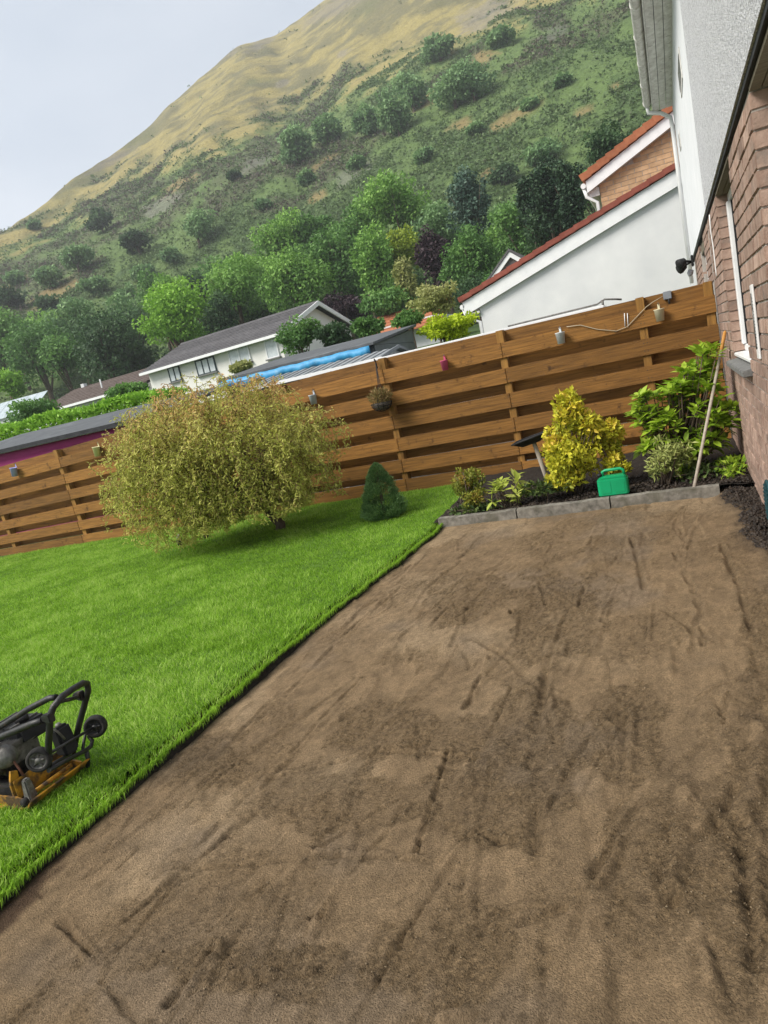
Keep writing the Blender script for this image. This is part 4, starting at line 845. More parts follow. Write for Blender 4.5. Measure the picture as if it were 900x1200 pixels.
# twigs: three-sided tapering tubes
wdt = np.linspace(.0062, .0016, NSTEP+1); ang = np.arange(3)*2.094
dT = np.gradient(TP, axis=1); dT /= np.linalg.norm(dT, axis=2)[..., None]+1e-9; sA = np.cross(dT, np.array([.3, .2, 1.])); sA /= np.linalg.norm(sA, axis=2)[..., None]+1e-9; sB = np.cross(dT, sA)
VV = TP[:, :, None]+(sA[:, :, None]*np.cos(ang)[:, None]+sB[:, :, None]*np.sin(ang)[:, None])*wdt[None, :, None, None]
idx = np.arange(NT*(NSTEP+1)*3).reshape(NT, NSTEP+1, 3); nxt = np.roll(idx, -1, 2)
FF = np.stack([idx[:, :-1], nxt[:, :-1], nxt[:, 1:], idx[:, 1:]], -1).reshape(-1, 4)
o = npmesh('twigs', VV.reshape(-1, 3), FF, L_twig, wl, True); o['kind'] = 'stuff'
pp = TP[:, 2:].reshape(-1, 3); K = 4
P = np.repeat(pp, K, 0)+rng.normal(size=(len(pp)*K, 3))*.016; tipness = np.repeat(np.tile(np.linspace(0, 1, NSTEP-1), NT), K)
tw_t = np.repeat(rng.random(NT), (NSTEP-1)*K); hgt = (P[:, 2]-WC[2])/WR[2]; inner = np.linalg.norm((P-WC)/WR, axis=1)
var = .10+.24*tw_t+.22*rng.random(len(P))+.10*np.clip(hgt+.2, 0, 1)+.08*tipness+.34*np.clip(hgt-.15, 0, 1)*(tw_t > .5)
leafmesh('foliage', P, rdir(len(P))+np.repeat(dT[:, 2:].reshape(-1, 3), K, 0)*.6+np.array([0, 0, -.25]), rdir(len(P)), .031+.030*rng.random(len(P)), L_willow, wl, .26, var, .2, kind='stuff')
# trailing sprays low on the far side of the bush
def spray(c, n, r, sz, mt, parent, wr=.4, tint=(.3, .5), name='foliage', flat=1., kind='stuff', updir=.2):
    q = rdir(n)*(rng.random((n, 1))**.4)*np.array(r); P = np.array(c)+q
    return leafmesh(name, P, rdir(n)+q/np.array(r)*.8+np.array([0, 0, updir]), rdir(n)+np.array([0, 0, .8]), sz*(.6+.8*rng.random(n)), mt, parent, wr, tint[0]+tint[1]*rng.random(n), .1, kind)
# dwarf conifer
L_con = leafmat('dwarf_conifer_needle', (0.032, 0.076, 0.028), (0.080, 0.166, 0.054), (0.158, 0.284, 0.093), (0.230, 0.378, 0.134), trans=.1)
dc = thing('dwarf_conifer', 'small dense dark green conical conifer on the lawn by the bed', 'shrub')
m_ = 420; kk = rng.integers(m_, size=21000); n = 21000; zc_ = rng.random(m_)**1.3; ac_ = rng.random(m_)*6.283; z = np.clip(zc_[kk]+rng.normal(size=n)*.022, 0, 1); a_ = ac_[kk]+rng.normal(size=n)*.13/np.clip(1.15-z, .2, 1); spr = rng.random(m_)[kk]; lump = .86+.26*spr+.10*rng.normal(size=n)
rad = .25*np.clip((1-z)**.62, .02, 1)*np.clip(.72+z*2.4, 0, 1)*lump
P = np.stack([-3.33+rad*np.cos(a_)+z*.02, 7.17+rad*np.sin(a_), .05+z*.63], -1); Nn = np.stack([np.cos(a_), np.sin(a_), .6+0*a_], -1)
leafmesh('foliage', P, Nn*.7+rdir(n)*.6+np.array([0, 0, .35]), rdir(n), .020+.016*rng.random(n), L_con, dc, .24, .05+.35*rng.random(n)+.55*spr, .1, 'stuff')
mb = MB(); mb.tube([(-3.33, 7.17, 0), (-3.32, 7.17, .3), (-3.31, 7.17, .6)], [.03, .02, .005], 6); mb.build('trunk', bark, dc)
# bed shrubs
def shrub(name, label, base, lobes, n, lsz, mt, wr=.5, stems=9, clump=26, cat='shrub', tv=(.0, 1.)):
    t = thing(name, label, cat); mb = MB(); b = Vector(map(float, base)); PP = []
    tot = sum(r[0]*r[2] for _, r in lobes)
    for c, r in lobes:
        k_ = max(300, int(n*r[0]*r[2]/tot))
        P, D, Nn, sz, tint = clump_crown(c, r, clump, k_, lsz, csz=.34); PP.append((P, D, Nn, sz, tint))
        for q in range(stems):
            d = rdir(1)[0]*np.array(r)*.8; e = Vector(map(float, np.array(c)+d)); mid = b.lerp(e, .5)+Vector((random.uniform(-.03, .03), random.uniform(-.03, .03), .04))
            mb.tube([b+Vector((random.uniform(-.04, .04), random.uniform(-.04, .04), 0)), mid, e], [.011, .008, .003], 5)
    mb.build('stems', bark, t)
    P, D, Nn, sz, tint = [np.concatenate(x) for x in zip(*PP)]
    leafmesh('foliage', P, D+np.array([0, 0, .55]), Nn, sz, mt, t, wr, np.clip(tv[0]+tv[1]*tint, 0, 1), .15, 'stuff'); return t
L_gold = leafmat('golden_leaf', (0.159, 0.198, 0.024), (0.397, 0.423, 0.033), (0.661, 0.621, 0.053), (0.767, 0.555, 0.093), (0.661, 0.356, 0.159), trans=.3)
px = lambda x, y, Y: aty(x, y, Y)
shrub('golden_shrub', 'tall golden yellow leafed shrub in the bed beside the green can', (-1.07, 6.95, .06), [(px(667, 535, 6.95), (.31, .25, .32)), (px(668, 486, 6.95), (.17, .17, .27)), (px(690, 500, 6.98), (.15, .16, .16)), (px(662, 562, 6.9), (.22, .2, .13))], 7600, .052, L_gold, .5, 9, 34)
shrub('golden_shrub', 'smaller sparse golden shrub behind the green fuel can', (-.66, 7.05, .06), [(px(714, 515, 7.05), (.17, .15, .26)), (px(724, 545, 7.05), (.16, .15, .16))], 2600, .050, L_gold, .5, 6, 14, tv=(.05, 1.))
L_red = leafmat('red_tipped_leaf', (.06, .075, .015), (.15, .19, .03), (.30, .31, .04), (.42, .20, .06), (.38, .10, .05), trans=.25)
shrub('red_tipped_shrub', 'low bushy shrub with red and yellow tips at the lawn end of the kerb', (-2.18, 6.78, .06), [(px(549, 565, 6.85), (.18, .17, .20)), (px(556, 585, 6.75), (.20, .17, .13))], 3000, .033, L_red, .45, 7, 18)
# whorled big-leaf plants
def whorls(name, label, base, centres, nper, lsz, mt, wr, cat='shrub', tv=(.2, .7), rise=.5):
    t = thing(name, label, cat); mb = MB(); b = Vector(map(float, base)); P = []; D = []; T = []; S = []
    for c in centres:
        e = Vector(map(float, c)); mid = b.lerp(e, .55)+Vector((random.uniform(-.05, .05), random.uniform(-.05, .05), -.02))
        mb.tube([b+Vector((random.uniform(-.05, .05), random.uniform(-.05, .05), 0)), mid, e], [.010, .007, .004], 5)
        ax_ = (e-mid).normalized(); o_ = ax_.orthogonal().normalized(); q_ = ax_.cross(o_); tt = random.random()
        for k_ in range(nper):
            a_ = 6.283*k_/nper*1.0+random.uniform(-.4, .4); d = (o_*math.cos(a_)+q_*math.sin(a_))*random.uniform(.7, 1.1)+ax_*random.uniform(.1, rise*1.6)
            P.append(e-ax_*random.uniform(0, .05)); D.append(d); T.append(tv[0]+tv[1]*(tt*.5+random.random()*.5)); S.append(lsz*random.uniform(.65, 1.15))
    mb.build('stems', bark, t)
    P = np.array(P); D = np.array(D); n = len(P)
    # each leaf: six-sided blade with a drooping tip
    D /= np.linalg.norm(D, axis=1)[:, None]; Sd = np.cross(D, np.array([0, 0, 1.])+rdir(n)*.35); Sd /= np.linalg.norm(Sd, axis=1)[:, None]; U_ = np.cross(Sd, D); s_ = np.array(S)[:, None]
    V = np.stack([P, P+D*s_*.35+Sd*s_*wr*.5, P+D*s_*.7+Sd*s_*wr*.42-U_*s_*.03, P+D*s_-U_*s_*.14, P+D*s_*.7-Sd*s_*wr*.42-U_*s_*.03, P+D*s_*.35-Sd*s_*wr*.5, P+D*s_*.38-U_*s_*.05, P+D*s_*.7-U_*s_*.08], 1)
    f = np.array([(0, 1, 6), (1, 2, 7), (1, 7, 6), (2, 3, 7), (0, 6, 5), (5, 6, 7), (5, 7, 4), (4, 7, 3)])
    o = npmesh('leaves', V.reshape(-1, 3), (np.arange(n)[:, None, None]*8+f[None]).reshape(-1, 3), mt, t, False, {'var': ('FLOAT', np.repeat(np.clip(T, 0, 1), 8))}); o['kind'] = 'stuff'
    return t
L_rho = leafmat('glossy_leaf', (.10, .19, .016), (.21, .35, .026), (.34, .49, .04), (.50, .60, .09), trans=.35)
cs = []
for (x, y, r, k_, Y) in [(765,478,22,11,7.3),(752,475,14,6,7.3),(795,470,24,14,7.35),(805,445,20,12,7.4),(828,418,15,9,7.45),(822,440,16,9,7.4),(838,462,14,6,7.4),(815,490,22,10,7.3),(842,490,16,10,7.35),(854,482,10,6,7.35),(780,505,22,10,7.25),(830,510,20,11,7.3),(765,500,14,5,7.25),(752,520,10,4,7.2),(815,515,16,6,7.2),(795,545,16,5,7.2)]:
    for q in range(int(k_*1.35)+2): a_ = random.random()*6.28; rr = r*math.sqrt(random.random()); cs.append(px(x+rr*math.cos(a_), y+rr*math.sin(a_), Y+random.uniform(-.2, .2)))
whorls('evergreen_shrub', 'tall glossy green leafed shrub reaching up against the fence and brick wall', (-.12, 7.35, .05), [c for c in cs if c[0] < .44], 9, .125, L_rho, .40)
L_pie = leafmat('pale_variegated_leaf', (.16, .21, .05), (.30, .36, .10), (.48, .50, .18), (.58, .55, .27), trans=.25)
shrub('variegated_shrub', 'fine pale cream variegated shrub in front of the glossy green shrub', (-.24, 6.85, .06), [(px(786, 532, 6.9), (.19, .16, .19)), (px(772, 548, 6.85), (.13, .13, .10))], 900, .055, L_pie, .28, 9, 20)
L_auc = leafmat('spotted_laurel_leaf', (.16, .24, .03), (.30, .38, .05), (.46, .52, .10), (.56, .58, .19), trans=.3)
cs = [px(597+random.uniform(-22, 20), 578+random.uniform(-18, 14), 6.72+random.uniform(-.12, .12)) for _ in range(15)]+[px(602, 558, 6.72), px(612, 570, 6.7), px(583, 572, 6.7)]
whorls('spotted_laurel', 'small lime yellow plant with large pointed leaves next to the red tipped shrub', (-1.72, 6.72, .05), cs, 6, .135, L_auc, .36, 'plant')
L_gc = leafmat('ground_cover_leaf', (.03, .055, .018), (.06, .10, .03), (.11, .16, .045), (.18, .24, .06), trans=.2)
for nm, lb, c, r, n, mt in [('creeping_plant', 'dull green creeping plant between the laurel and the tilted tray post', px(636, 572, 6.8), (.26, .18, .05), 380, L_gc), ('ivy', 'low fresh green ivy on the soil at the foot of the brick wall', (.33, 7.05, .13), (.12, .40, .06), 260, L_rho), ('weeds', 'dark green weeds in the soil behind the wooden handle', (.0, 7.1, .12), (.35, .35, .06), 420, L_gc), ('weeds', 'dark low weeds under the red tipped shrub', (-2.1, 6.72, .09), (.28, .14, .06), 380, L_gc)]:
    t = thing(nm, lb, 'plant'); spray(c, n, r, .06, mt, t, .5, (.1, .8)); mb = MB()
    for k_ in range(6): mb.tube([(c[0]+random.uniform(-1, 1)*r[0], c[1]+random.uniform(-1, 1)*r[1], .07), (c[0]+random.uniform(-1, 1)*r[0]*.5, c[1]+random.uniform(-1, 1)*r[1]*.5, c[2]+.02), (c[0]+random.uniform(-1, 1)*r[0], c[1]+random.uniform(-1, 1)*r[1], c[2]+.03)], .004, 4)
    mb.build('stems', bark, t)

# ================================================================== GARDEN OBJECTS
def pail(col, name_mat, pxc, label, parentless=True, h=.125, r=.055, tilt=0.):
    m_ = mat(name_mat, col, tuple(c*.82 for c in col), 12, rough=.5); p = aty(*pxc, YF-.07); t = thing('hanging_pail', label, 'pail', None)
    x, y, z = map(float, p); z0 = z-h*.55; ax_ = (math.sin(tilt), 0, math.cos(tilt))
    mb = MB(); mb.lathe([(0, .004), (r*.78, 0), (r, h), (r*1.07, h+.003), (r*1.07, h+.010), (r*.96, h+.008), (r*.74, .008), (0, .008)], (x, y, z0), ax_, 20); mb.build('pot', m_, t)
    top = Vector((x, y, z0))+Vector(ax_)*h
    mb = MB(); mb.hexa([top+Vector(v) for v in ((-.014, r, -.02), (.014, r, -.02), (.014, r+.006, -.02), (-.014, r+.006, -.02), (-.012, r, .07), (.012, r, .07), (.012, r+.006, .07), (-.012, r+.006, .07))]); mb.build('hanging_tab', m_, t, .003)
    mb = MB(); mb.tube([top+Vector((0, r+.003, .055)), top+Vector((0, r-.02, .075)), top+Vector((0, r+.02, .085))], .004, 6); mb.build('hook', steel, t)
pail((.40, .41, .78), 'lilac_enamel', (16, 553), 'lilac blue pail hanging on the fence near its end', tilt=.12, h=.15, r=.062)
pail((.72, .66, .36), 'pale_yellow_enamel', (113, 529), 'pale yellow pail on the fence next to the willow', tilt=.1, h=.15, r=.062)
pail((.55, .60, .66), 'pale_blue_enamel', (367, 468), 'pale blue pail on the fence half hidden by the willow')
pail((.62, .10, .22), 'pink_enamel', (521, 428), 'pink pail hanging alone on the fence', h=.12, r=.05)
pail((.70, .74, .76), 'white_enamel', (657, 396), 'white pail hanging on the fence above the tray post')
pail((.72, .66, .46), 'cream_enamel', (773, 369), 'cream pail on the fence below the grey junction box')
jb = thing('junction_box', 'small grey junction box fixed high on the fence', 'junction box')
c = aty(782, 346, YF+.09); mb = MB(); mb.box((c[0]-.045, YF+.085, c[2]-.045), (c[0]+.045, YF+.133, c[2]+.045)); mb.build('case', mat('grey_case', (.22, .24, .27), rough=.5), jb, .006)
mb = MB(); mb.tube([(c[0]+.01, YF+.08, c[2]-.045), (c[0]+.01, YF+.07, c[2]-.10)], .01, 6); mb.build('gland', blackp, jb)
cb = MB(); q = [aty(777, 347, YF+.06), aty(765, 354, YF+.01), aty(757, 360, YF-.01), aty(735, 383, YF-.012), aty(722, 388, YF-.012), aty(700, 386, YF-.012), aty(680, 381, YF-.012), aty(664, 383, YF-.012)]; cb.tube(q, .0045, 6)
tag(cb.build('fence_cable', mat('beige_cable', (.42, .36, .26), rough=.6)), 'thin pale cable strung along the fence from the junction box', 'cable')
tg = thing('white_clip', 'pair of thin white clips on the top fence board', 'clip')
for x_ in (732, 735.5): a_ = aty(x_-.3, 367, YF-.008); b_ = aty(x_+.6, 383, YF-.008); mb = MB(); mb.tube([a_, b_], .005, 5); mb.build('strip', upvc, tg)
# hanging basket
hb = thing('hanging_basket', 'wire hanging basket of dried straw coloured plants on the fence', 'basket')
c = aty(447, 472, YF-.17); x, y, z = map(float, c); rb = .145
mb = MB()
for k_ in range(12):
    a_ = 6.283*k_/12; mb.tube([(x+rb*math.cos(a_)*math.cos(e), y+rb*math.sin(a_)*math.cos(e), z-rb*.8*math.sin(e)) for e in (0, .35, .7, 1.05, 1.45)], .004, 4)
for e in (0, .4, .8): mb.tube([(x+rb*math.cos(a_)*math.cos(e), y+rb*math.sin(a_)*math.cos(e), z-rb*.8*math.sin(e)) for a_ in np.linspace(0, 6.283, 22)], .005, 4)
mb.build('wire_frame', blackp, hb)
mb = MB(); mb.lathe([(0, -.105), (.06, -.09), (.10, -.06), (.125, -.02), (.13, .0), (.0, .01)], (x, y, z), (0, 0, 1), 20); mb.build('liner', mat('coir_liner', (.10, .085, .07), (.24, .21, .18), 40, rough=.95, bump=1.), hb)
L_dry = leafmat('dried_plant', (.10, .11, .03), (.24, .20, .07), (.40, .29, .13), (.33, .15, .07), trans=.2)
spray((x, y, z+.07), 900, (.15, .13, .11), .06, L_dry, hb, .16, (.1, .8), updir=.8)
mb = MB(); tp = aty(440, 425, YF-.03)
for a_ in (.5, 2.6, 4.7): mb.tube([(x+rb*math.cos(a_), y+rb*math.sin(a_), z), (x+.02*math.cos(a_), y+.05, z+.24), tuple(tp)], .0045, 5)
mb.build('chain', blackp, hb)
mb = MB(); mb.tube([(tp[0], YF-.002, tp[2]-.08), (tp[0], YF-.02, tp[2]+.03), (tp[0], YF-.05, tp[2]+.05), (tp[0]+.005, YF-.05, tp[2]+.01)], .008, 6); mb.build('bracket', blackp, hb)
# tray on a tilted post
bt = thing('feeding_tray', 'black square tray on a tilted wooden post in the planting bed', 'tray')
Yt = 7.15; c = aty(624, 514, Yt); b_ = aty(648, 575, Yt)
mb = MB(); mb.tube([(b_[0], Yt, .0), tuple(c)], [.026, .022], 8); mb.build('post', stick_m, bt)
mb = MB(); e0 = aty(603, 520, Yt); e1 = aty(641, 506, Yt); d = Vector(map(float, e1-e0)); n_ = Vector((-d.z, 0, d.x)).normalized()
e0 = Vector(map(float, e0)); V = [e0+Vector((0, -.13, 0)), e0+d+Vector((0, -.13, 0)), e0+d+Vector((0, .13, 0)), e0+Vector((0, .13, 0))]
cc = e0+d*.5-n_*.07
mb.hexa([v.lerp(cc, .45)-n_*.03 for v in V]+[v+n_*.0 for v in V]); mb.build('tray', blackp, bt, .006)
mb = MB(); r_ = [v+n_*.002 for v in V]; mb.tube(r_+[r_[0]], .009, 6); mb.build('rim', blackp, bt)
# fuel can
fc = thing('fuel_can', 'bright green plastic fuel can standing behind the kerb', 'can')
cx, cy, cz = -.685, 6.60, .098
def rbox(mb, w, d, z0, z1, r, n=5):
    pts = []
    for sx, sy, a0 in ((1, 1, 0), (-1, 1, 90), (-1, -1, 180), (1, -1, 270)):
        for k_ in range(n): a_ = R(a0+90*k_/(n-1)); pts.append((cx+sx*(w/2-r)+r*math.cos(a_), cy+sy*(d/2-r)+r*math.sin(a_)))
    mb.prism(pts, 'z', z0, z1)
mb = MB(); rbox(mb, .275, .135, cz, cz+.165, .03); mb.build('body', green_p, fc, .012)
mb = MB(); mb.prism([(cx-.125, cz+.160), (cx+.130, cz+.160), (cx+.115, cz+.188), (cx-.10, cz+.188)], 'y', cy-.05, cy+.05); mb.build('shoulder', green_p, fc, .008)
mb = MB(); mb.tube([(cx-.085, cy, cz+.185), (cx-.08, cy, cz+.225), (cx-.055, cy, cz+.238), (cx+.08, cy, cz+.238), (cx+.105, cy, cz+.225), (cx+.112, cy, cz+.185)], .014, 10); mb.build('handle', green_p, fc)
mb = MB(); mb.lathe([(0, .03), (.026, .03), (.026, 0), (0, 0)], (cx-.105, cy, cz+.185), (-.2, 0, 1), 16); mb.build('cap', blackp, fc)
for k_ in (-1, 1): mb = MB(); mb.box((cx-.105 if k_ < 0 else cx+.015, cy-.0705, cz+.03), (cx-.015 if k_ < 0 else cx+.105, cy-.066, cz+.135)); mb.build('embossed_panel', green_p, fc, .004)
# handle against the wall
rk = thing('broom_handle', 'long weathered wooden handle with orange tip leaning on the brick wall', 'handle')
a_ = Vector((-.004, 6.50, .09)); b_ = Vector((.448, 7.606, 1.357)); mb = MB(); mb.tube([a_, a_.lerp(b_, .4), a_.lerp(b_, .87)], .0145, 10); mb.build('shaft', stick_m, rk)
mb = MB(); mb.tube([a_.lerp(b_, .866), a_.lerp(b_, .99), b_], [.0165, .0165, .010], 10); mb.build('grip', mat('orange_wood', (.38, .17, .035), (.50, .25, .06), 20, (1, 1, .2), .6), rk)
# solar lights under the willow
for (x_, y_) in ((212, 640), (243, 633)):
    c = atz(x_, y_, -.01); t = thing('solar_light', 'small black solar stake light in the grass under the willow', 'light', 'solar lights under the willow')
    x, y = float(c[0]), float(c[1]); zl = float(lawn_z(x, y))-.02
    mb = MB(); mb.tube([(x, y, zl-.03), (x, y, zl+.12)], .008, 6); mb.build('stake', steel, t)
    mb = MB(); mb.lathe([(0, .02), (.032, .02), (.04, .05), (.04, .09), (.03, .10), (0, .10)], (x, y, zl), (0, 0, 1), 14); mb.build('lamp', blackp, t)
    mb = MB(); mb.lathe([(0, .118), (.026, .118), (.030, .135), (.018, .165), (0, .168)], (x, y, zl), (0, 0, 1), 14); mb.build('lens', mat('cloudy_plastic', (.45, .42, .36), rough=.3), t)

# ---- plate compactor on the lawn
pc = thing('plate_compactor', 'dirty yellow and black plate compactor with folded frame parked on the lawn', 'compactor')
G = .045; X0, Y0 = -2.765, 1.755                             # right front corner of the sole plate
def Q(px_, py_, Y): return tuple(map(float, aty(px_, py_, Y)))
prof = [(X0-.62, G+.10), (X0-.56, G+.02), (X0-.50, G), (X0-.06, G), (X0-.015, G+.012), (X0+.02, G+.050), (X0+.012, G+.056), (X0-.022, G+.022), (X0-.06, G+.012), (X0-.50, G+.012), (X0-.555, G+.03), (X0-.61, G+.105)]
mb = MB(); mb.prism(prof, 'y', Y0, Y0+.335); mb.build('base_plate', yellow, pc, .003)
for yy in (Y0+.012, Y0+.313): mb = MB(); mb.prism([(X0-.50, G+.013), (X0-.05, G+.013), (X0-.03, G+.04), (X0-.10, G+.055), (X0-.45, G+.055)], 'y', yy, yy+.010); mb.build('side_rib', yellow, pc)
mb = MB(); mb.box((X0-.46, Y0+.05, G+.013), (X0-.12, Y0+.285, G+.085)); mb.build('exciter_housing', black, pc, .012)
mb = MB(); mb.tube([(X0-.045, Y0+.075, G+.05), (X0-.045, Y0+.275, G+.05)], .010, 8); mb.build('yellow_bar', yellow, pc)
mb = MB(); mb.box((X0-.115, Y0+.03, G+.035), (X0-.10, Y0+.30, G+.12)); mb.build('yellow_upstand', yellow, pc, .003)
for pts in (((57, 903, .06), (80, 890, .2), (101, 879, .33), (107, 874, .37), (108, 868, .38), (104, 862, .385)), ((57, 899, .09), (70, 891, .18), (82, 884, .28)), ((101, 879, .33), (103, 889, .33), (103, 899, .32))):
    mb = MB(); mb.tube([Q(a, b, Y0+y_) for a, b, y_ in pts], .0105, 8); mb.build('deck_rail', black, pc)
mb = MB(); mb.hexa([(X0-.065, Y0+.02, G+.013), (X0-.015, Y0+.02, G+.02), (X0-.02, Y0+.07, G+.02), (X0-.065, Y0+.07, G+.013), (X0-.055, Y0+.03, G+.13), (X0-.03, Y0+.03, G+.13), (X0-.03, Y0+.06, G+.13), (X0-.055, Y0+.06, G+.13)]); mb.build('mount', steel, pc, .006)
mb = MB(); mb.lathe([(0, -.014), (.018, -.014), (.02, 0), (.018, .014), (0, .014)], (X0-.045, Y0+.015, G+.035), (0, 1, 0), 12); mb.build('rubber_mount', rubber, pc)
mb = MB(); mb.prism([(Y0+.02, G+.04), (Y0+.06, G+.04), (Y0+.07, G+.15), (Y0+.04, G+.165), (Y0+.02, G+.11)], 'x', X0-.125, X0-.115); mb.build('yellow_bracket', yellow, pc)
# roll frame
YA, YB = Y0+.085, Y0+.315
hoop = [Q(57, 897, YA), Q(57, 871, YA), Q(59, 838, YA), Q(63, 828, YA+.01), Q(73, 816, YA+.05), Q(86, 807, YA+.13), Q(97, 800.5, YB-.03), Q(102, 801, YB), Q(103.5, 809, YB), Q(93, 848, YB), Q(85, 884, YB)]
mb = MB(); mb.tube(hoop, .0145, 10); mb.build('roll_frame', black, pc)
mb = MB(); mb.tube([Q(66, 817, YA+.05), Q(58, 818, YA+.05), Q(33, 831, YA+.03), Q(0, 852, YA+.03), Q(-40, 876, YA+.03), Q(-90, 905, YA+.03)], .0135, 10); mb.build('handle_bar', black, pc)
mb = MB(); mb.tube([Q(50, 844, YA-.02), Q(38, 848, YA-.02), Q(0, 864, YA-.02), Q(-50, 884, YA-.02), Q(-90, 905, YA+.03)], .0145, 10); mb.build('handle_bar', black, pc)
mb = MB(); mb.tube([Q(70, 822, YA+.06), Q(84, 819, YA+.14), Q(93, 816, YB-.02)], .009, 8); mb.build('cross_brace', black, pc)
for (a_, Yq) in (((60, 841), YA-.01), ((96, 815), YB-.015)):
    c = Q(a_[0]-3, a_[1], Yq); mb = MB(); mb.hexa([Vector(c)+Vector(v) for v in ((-.035, -.016, -.012), (.022, -.016, -.022), (.022, .016, -.022), (-.035, .016, -.012), (-.025, -.016, .016), (.022, -.016, .022), (.022, .016, .022), (-.025, .016, .016))]); mb.build('clamp_bracket', black, pc, .004)
# transport wheels
wa = Vector(Q(46, 890, Y0+.06)); wb = Vector(Q(112, 851, Y0+.40)); axd = Vector((.52, -.84, .08)).normalized()
mb = MB(); mb.tube([wa, wa.lerp(wb, .5), wb], .0075, 8); mb.build('axle', black, pc)
for c in (wa, wb):
    w_ = bpy.data.objects.new('wheel', None); link(w_, pc)
    mb = MB(); mb.lathe([(.036, -.022), (.047, -.022), (.0525, -.014), (.0535, 0), (.0525, .014), (.047, .022), (.036, .022), (.036, -.022)], c, axd, 28); mb.build('tyre', rubber, w_)
    mb = MB(); mb.lathe([(0, .019), (.012, .020), (.014, .010), (.030, .006), (.033, .018), (.0362, .018), (.0362, -.018), (0, -.018)], c, axd, 24); u_ = axd.orthogonal().normalized(); v_ = axd.cross(u_)
    for k_ in range(5):
        a_ = 6.283*k_/5; d = u_*math.cos(a_)+v_*math.sin(a_); mb.tube([c+axd*.012+d*.010, c+axd*.012+d*.033], .0048, 6)
    mb.build('rim', black if c is wb else steel, w_)
c = wb-axd*.03; mb = MB(); mb.tube([c+Vector((0, 0, .004)), Vector(Q(100, 861, Y0+.37)), Vector(Q(98, 870, Y0+.35)), Vector(Q(97, 880, Y0+.315))], .0075, 6); mb.build('wheel_bracket', black, pc)
mb = MB(); mb.box((c.x-.012, c.y-.012, c.z-.03), (c.x+.008, c.y+.008, c.z+.005)); mb.build('rusty_hinge', mat('rusty_orange_paint', (.34, .12, .03), (.50, .19, .05), 30, rough=.8), pc, .004)
# engine
ec = Vector((X0-.30, Y0+.17, G+.16))
mb = MB(); mb.box((ec.x-.10, ec.y-.08, G+.088), (ec.x+.09, ec.y+.09, ec.z+.03)); mb.build('crankcase', black, pc, .018)
for k_ in range(6): mb = MB(); mb.box((ec.x+.04+k_*.0155, ec.y-.06, ec.z-.01), (ec.x+.049+k_*.0155, ec.y+.08, ec.z+.09)); mb.build('cooling_fin', steel, pc, .003)
mb = MB(); mb.box((ec.x-.05, ec.y-.095, ec.z+.035), (ec.x+.055, ec.y-.02, ec.z+.085)); mb.build('exhaust_box', steel, pc, .01)
mb = MB(); mb.lathe([(0, 0), (.048, 0), (.052, .012), (.048, .045), (.032, .06), (0, .062)], (ec.x+.10, ec.y-.07, ec.z+.045), (.6, -.75, .15), 18); mb.build('carburettor_cover', steel, pc)
mb = MB(); mb.lathe([(0, 0), (.05, 0), (.062, .02), (.055, .04), (.02, .05), (0, .05)], (ec.x+.02, ec.y-.085, ec.z+.01), (.3, -.95, .1), 18); mb.build('fan_cover', steel, pc)
mb = MB(); mb.lathe([(0, 0), (.085, 0), (.105, .02), (.105, .075), (.085, .10), (.04, .108), (0, .108)], (ec.x-.09, ec.y-.02, G+.10), (.25, -1, .1), 24); mb.build('belt_cover', blackp, pc)
for k_ in range(3): mb = MB(); mb.lathe([(.030+k_*.022, .107-.004*k_), (.036+k_*.022, .111-.004*k_), (.042+k_*.022, .106-.004*k_)], (ec.x-.09, ec.y-.02, G+.10), (.25, -1, .1), 22); mb.build('cover_ridge', blackp, pc)
tk = Q(28, 846, Y0+.24); c = Vector((tk[0]-.02, tk[1], tk[2]-.03))
mb = MB(); mb.hexa([c+Vector(v) for v in ((-.16, -.10, -.05), (.08, -.08, -.05), (.09, .10, -.05), (-.16, .10, -.05), (-.16, -.09, .02), (.06, -.07, .035), (.07, .09, .035), (-.16, .09, .03))]); to = mb.build('fuel_tank', blackp, pc, .014)
for k_ in range(3): mb = MB(); a_ = c+Vector((-.12+k_*.07, -.075, .034)); mb.hexa([a_+Vector(v) for v in ((0, 0, -.004), (.006, 0, -.004), (.006, .15, -.002), (0, .15, -.002), (0, 0, .006), (.006, 0, .006), (.006, .15, .008), (0, .15, .008))]); mb.build('tank_strip', steel, pc)
mb = MB(); mb.lathe([(0, 0), (.030, 0), (.032, .02), (.025, .028), (0, .03)], c+Vector((.01, .0, .034)), (0, 0, 1), 14); mb.build('tank_cap', blackp, pc)
a_ = Vector(Q(71, 852, Y0+.26)); mb = MB(); mb.hexa([a_+Vector(v) for v in ((-.035, -.04, -.13), (.04, -.04, -.13), (.04, .04, -.13), (-.035, .04, -.13), (-.04, -.04, .0), (.015, -.04, .01), (.015, .04, .01), (-.04, .04, .0))]); mb.build('air_filter', blackp, pc, .012)
mb = MB(); mb.lathe([(0, 0), (.014, 0), (.012, .012), (0, .014)], a_+Vector((-.01, -.0, .006)), (0, -.2, 1), 12); mb.build('filter_knob', steel, pc)
mb = MB(); mb.tube([Q(2, 878, YA), Q(14, 890, YA), Q(22, 900, YA), Q(30, 913, YA)], .006, 6); mb.build('fuel_hose', mat('red_brown_hose', (.13, .055, .035), rough=.6), pc)
mb = MB(); mb.tube([Q(60, 852, YA+.08), Q(68, 858, YA+.1), Q(76, 866, YA+.12)], .005, 6); mb.build('throttle_cable', steel, pc)

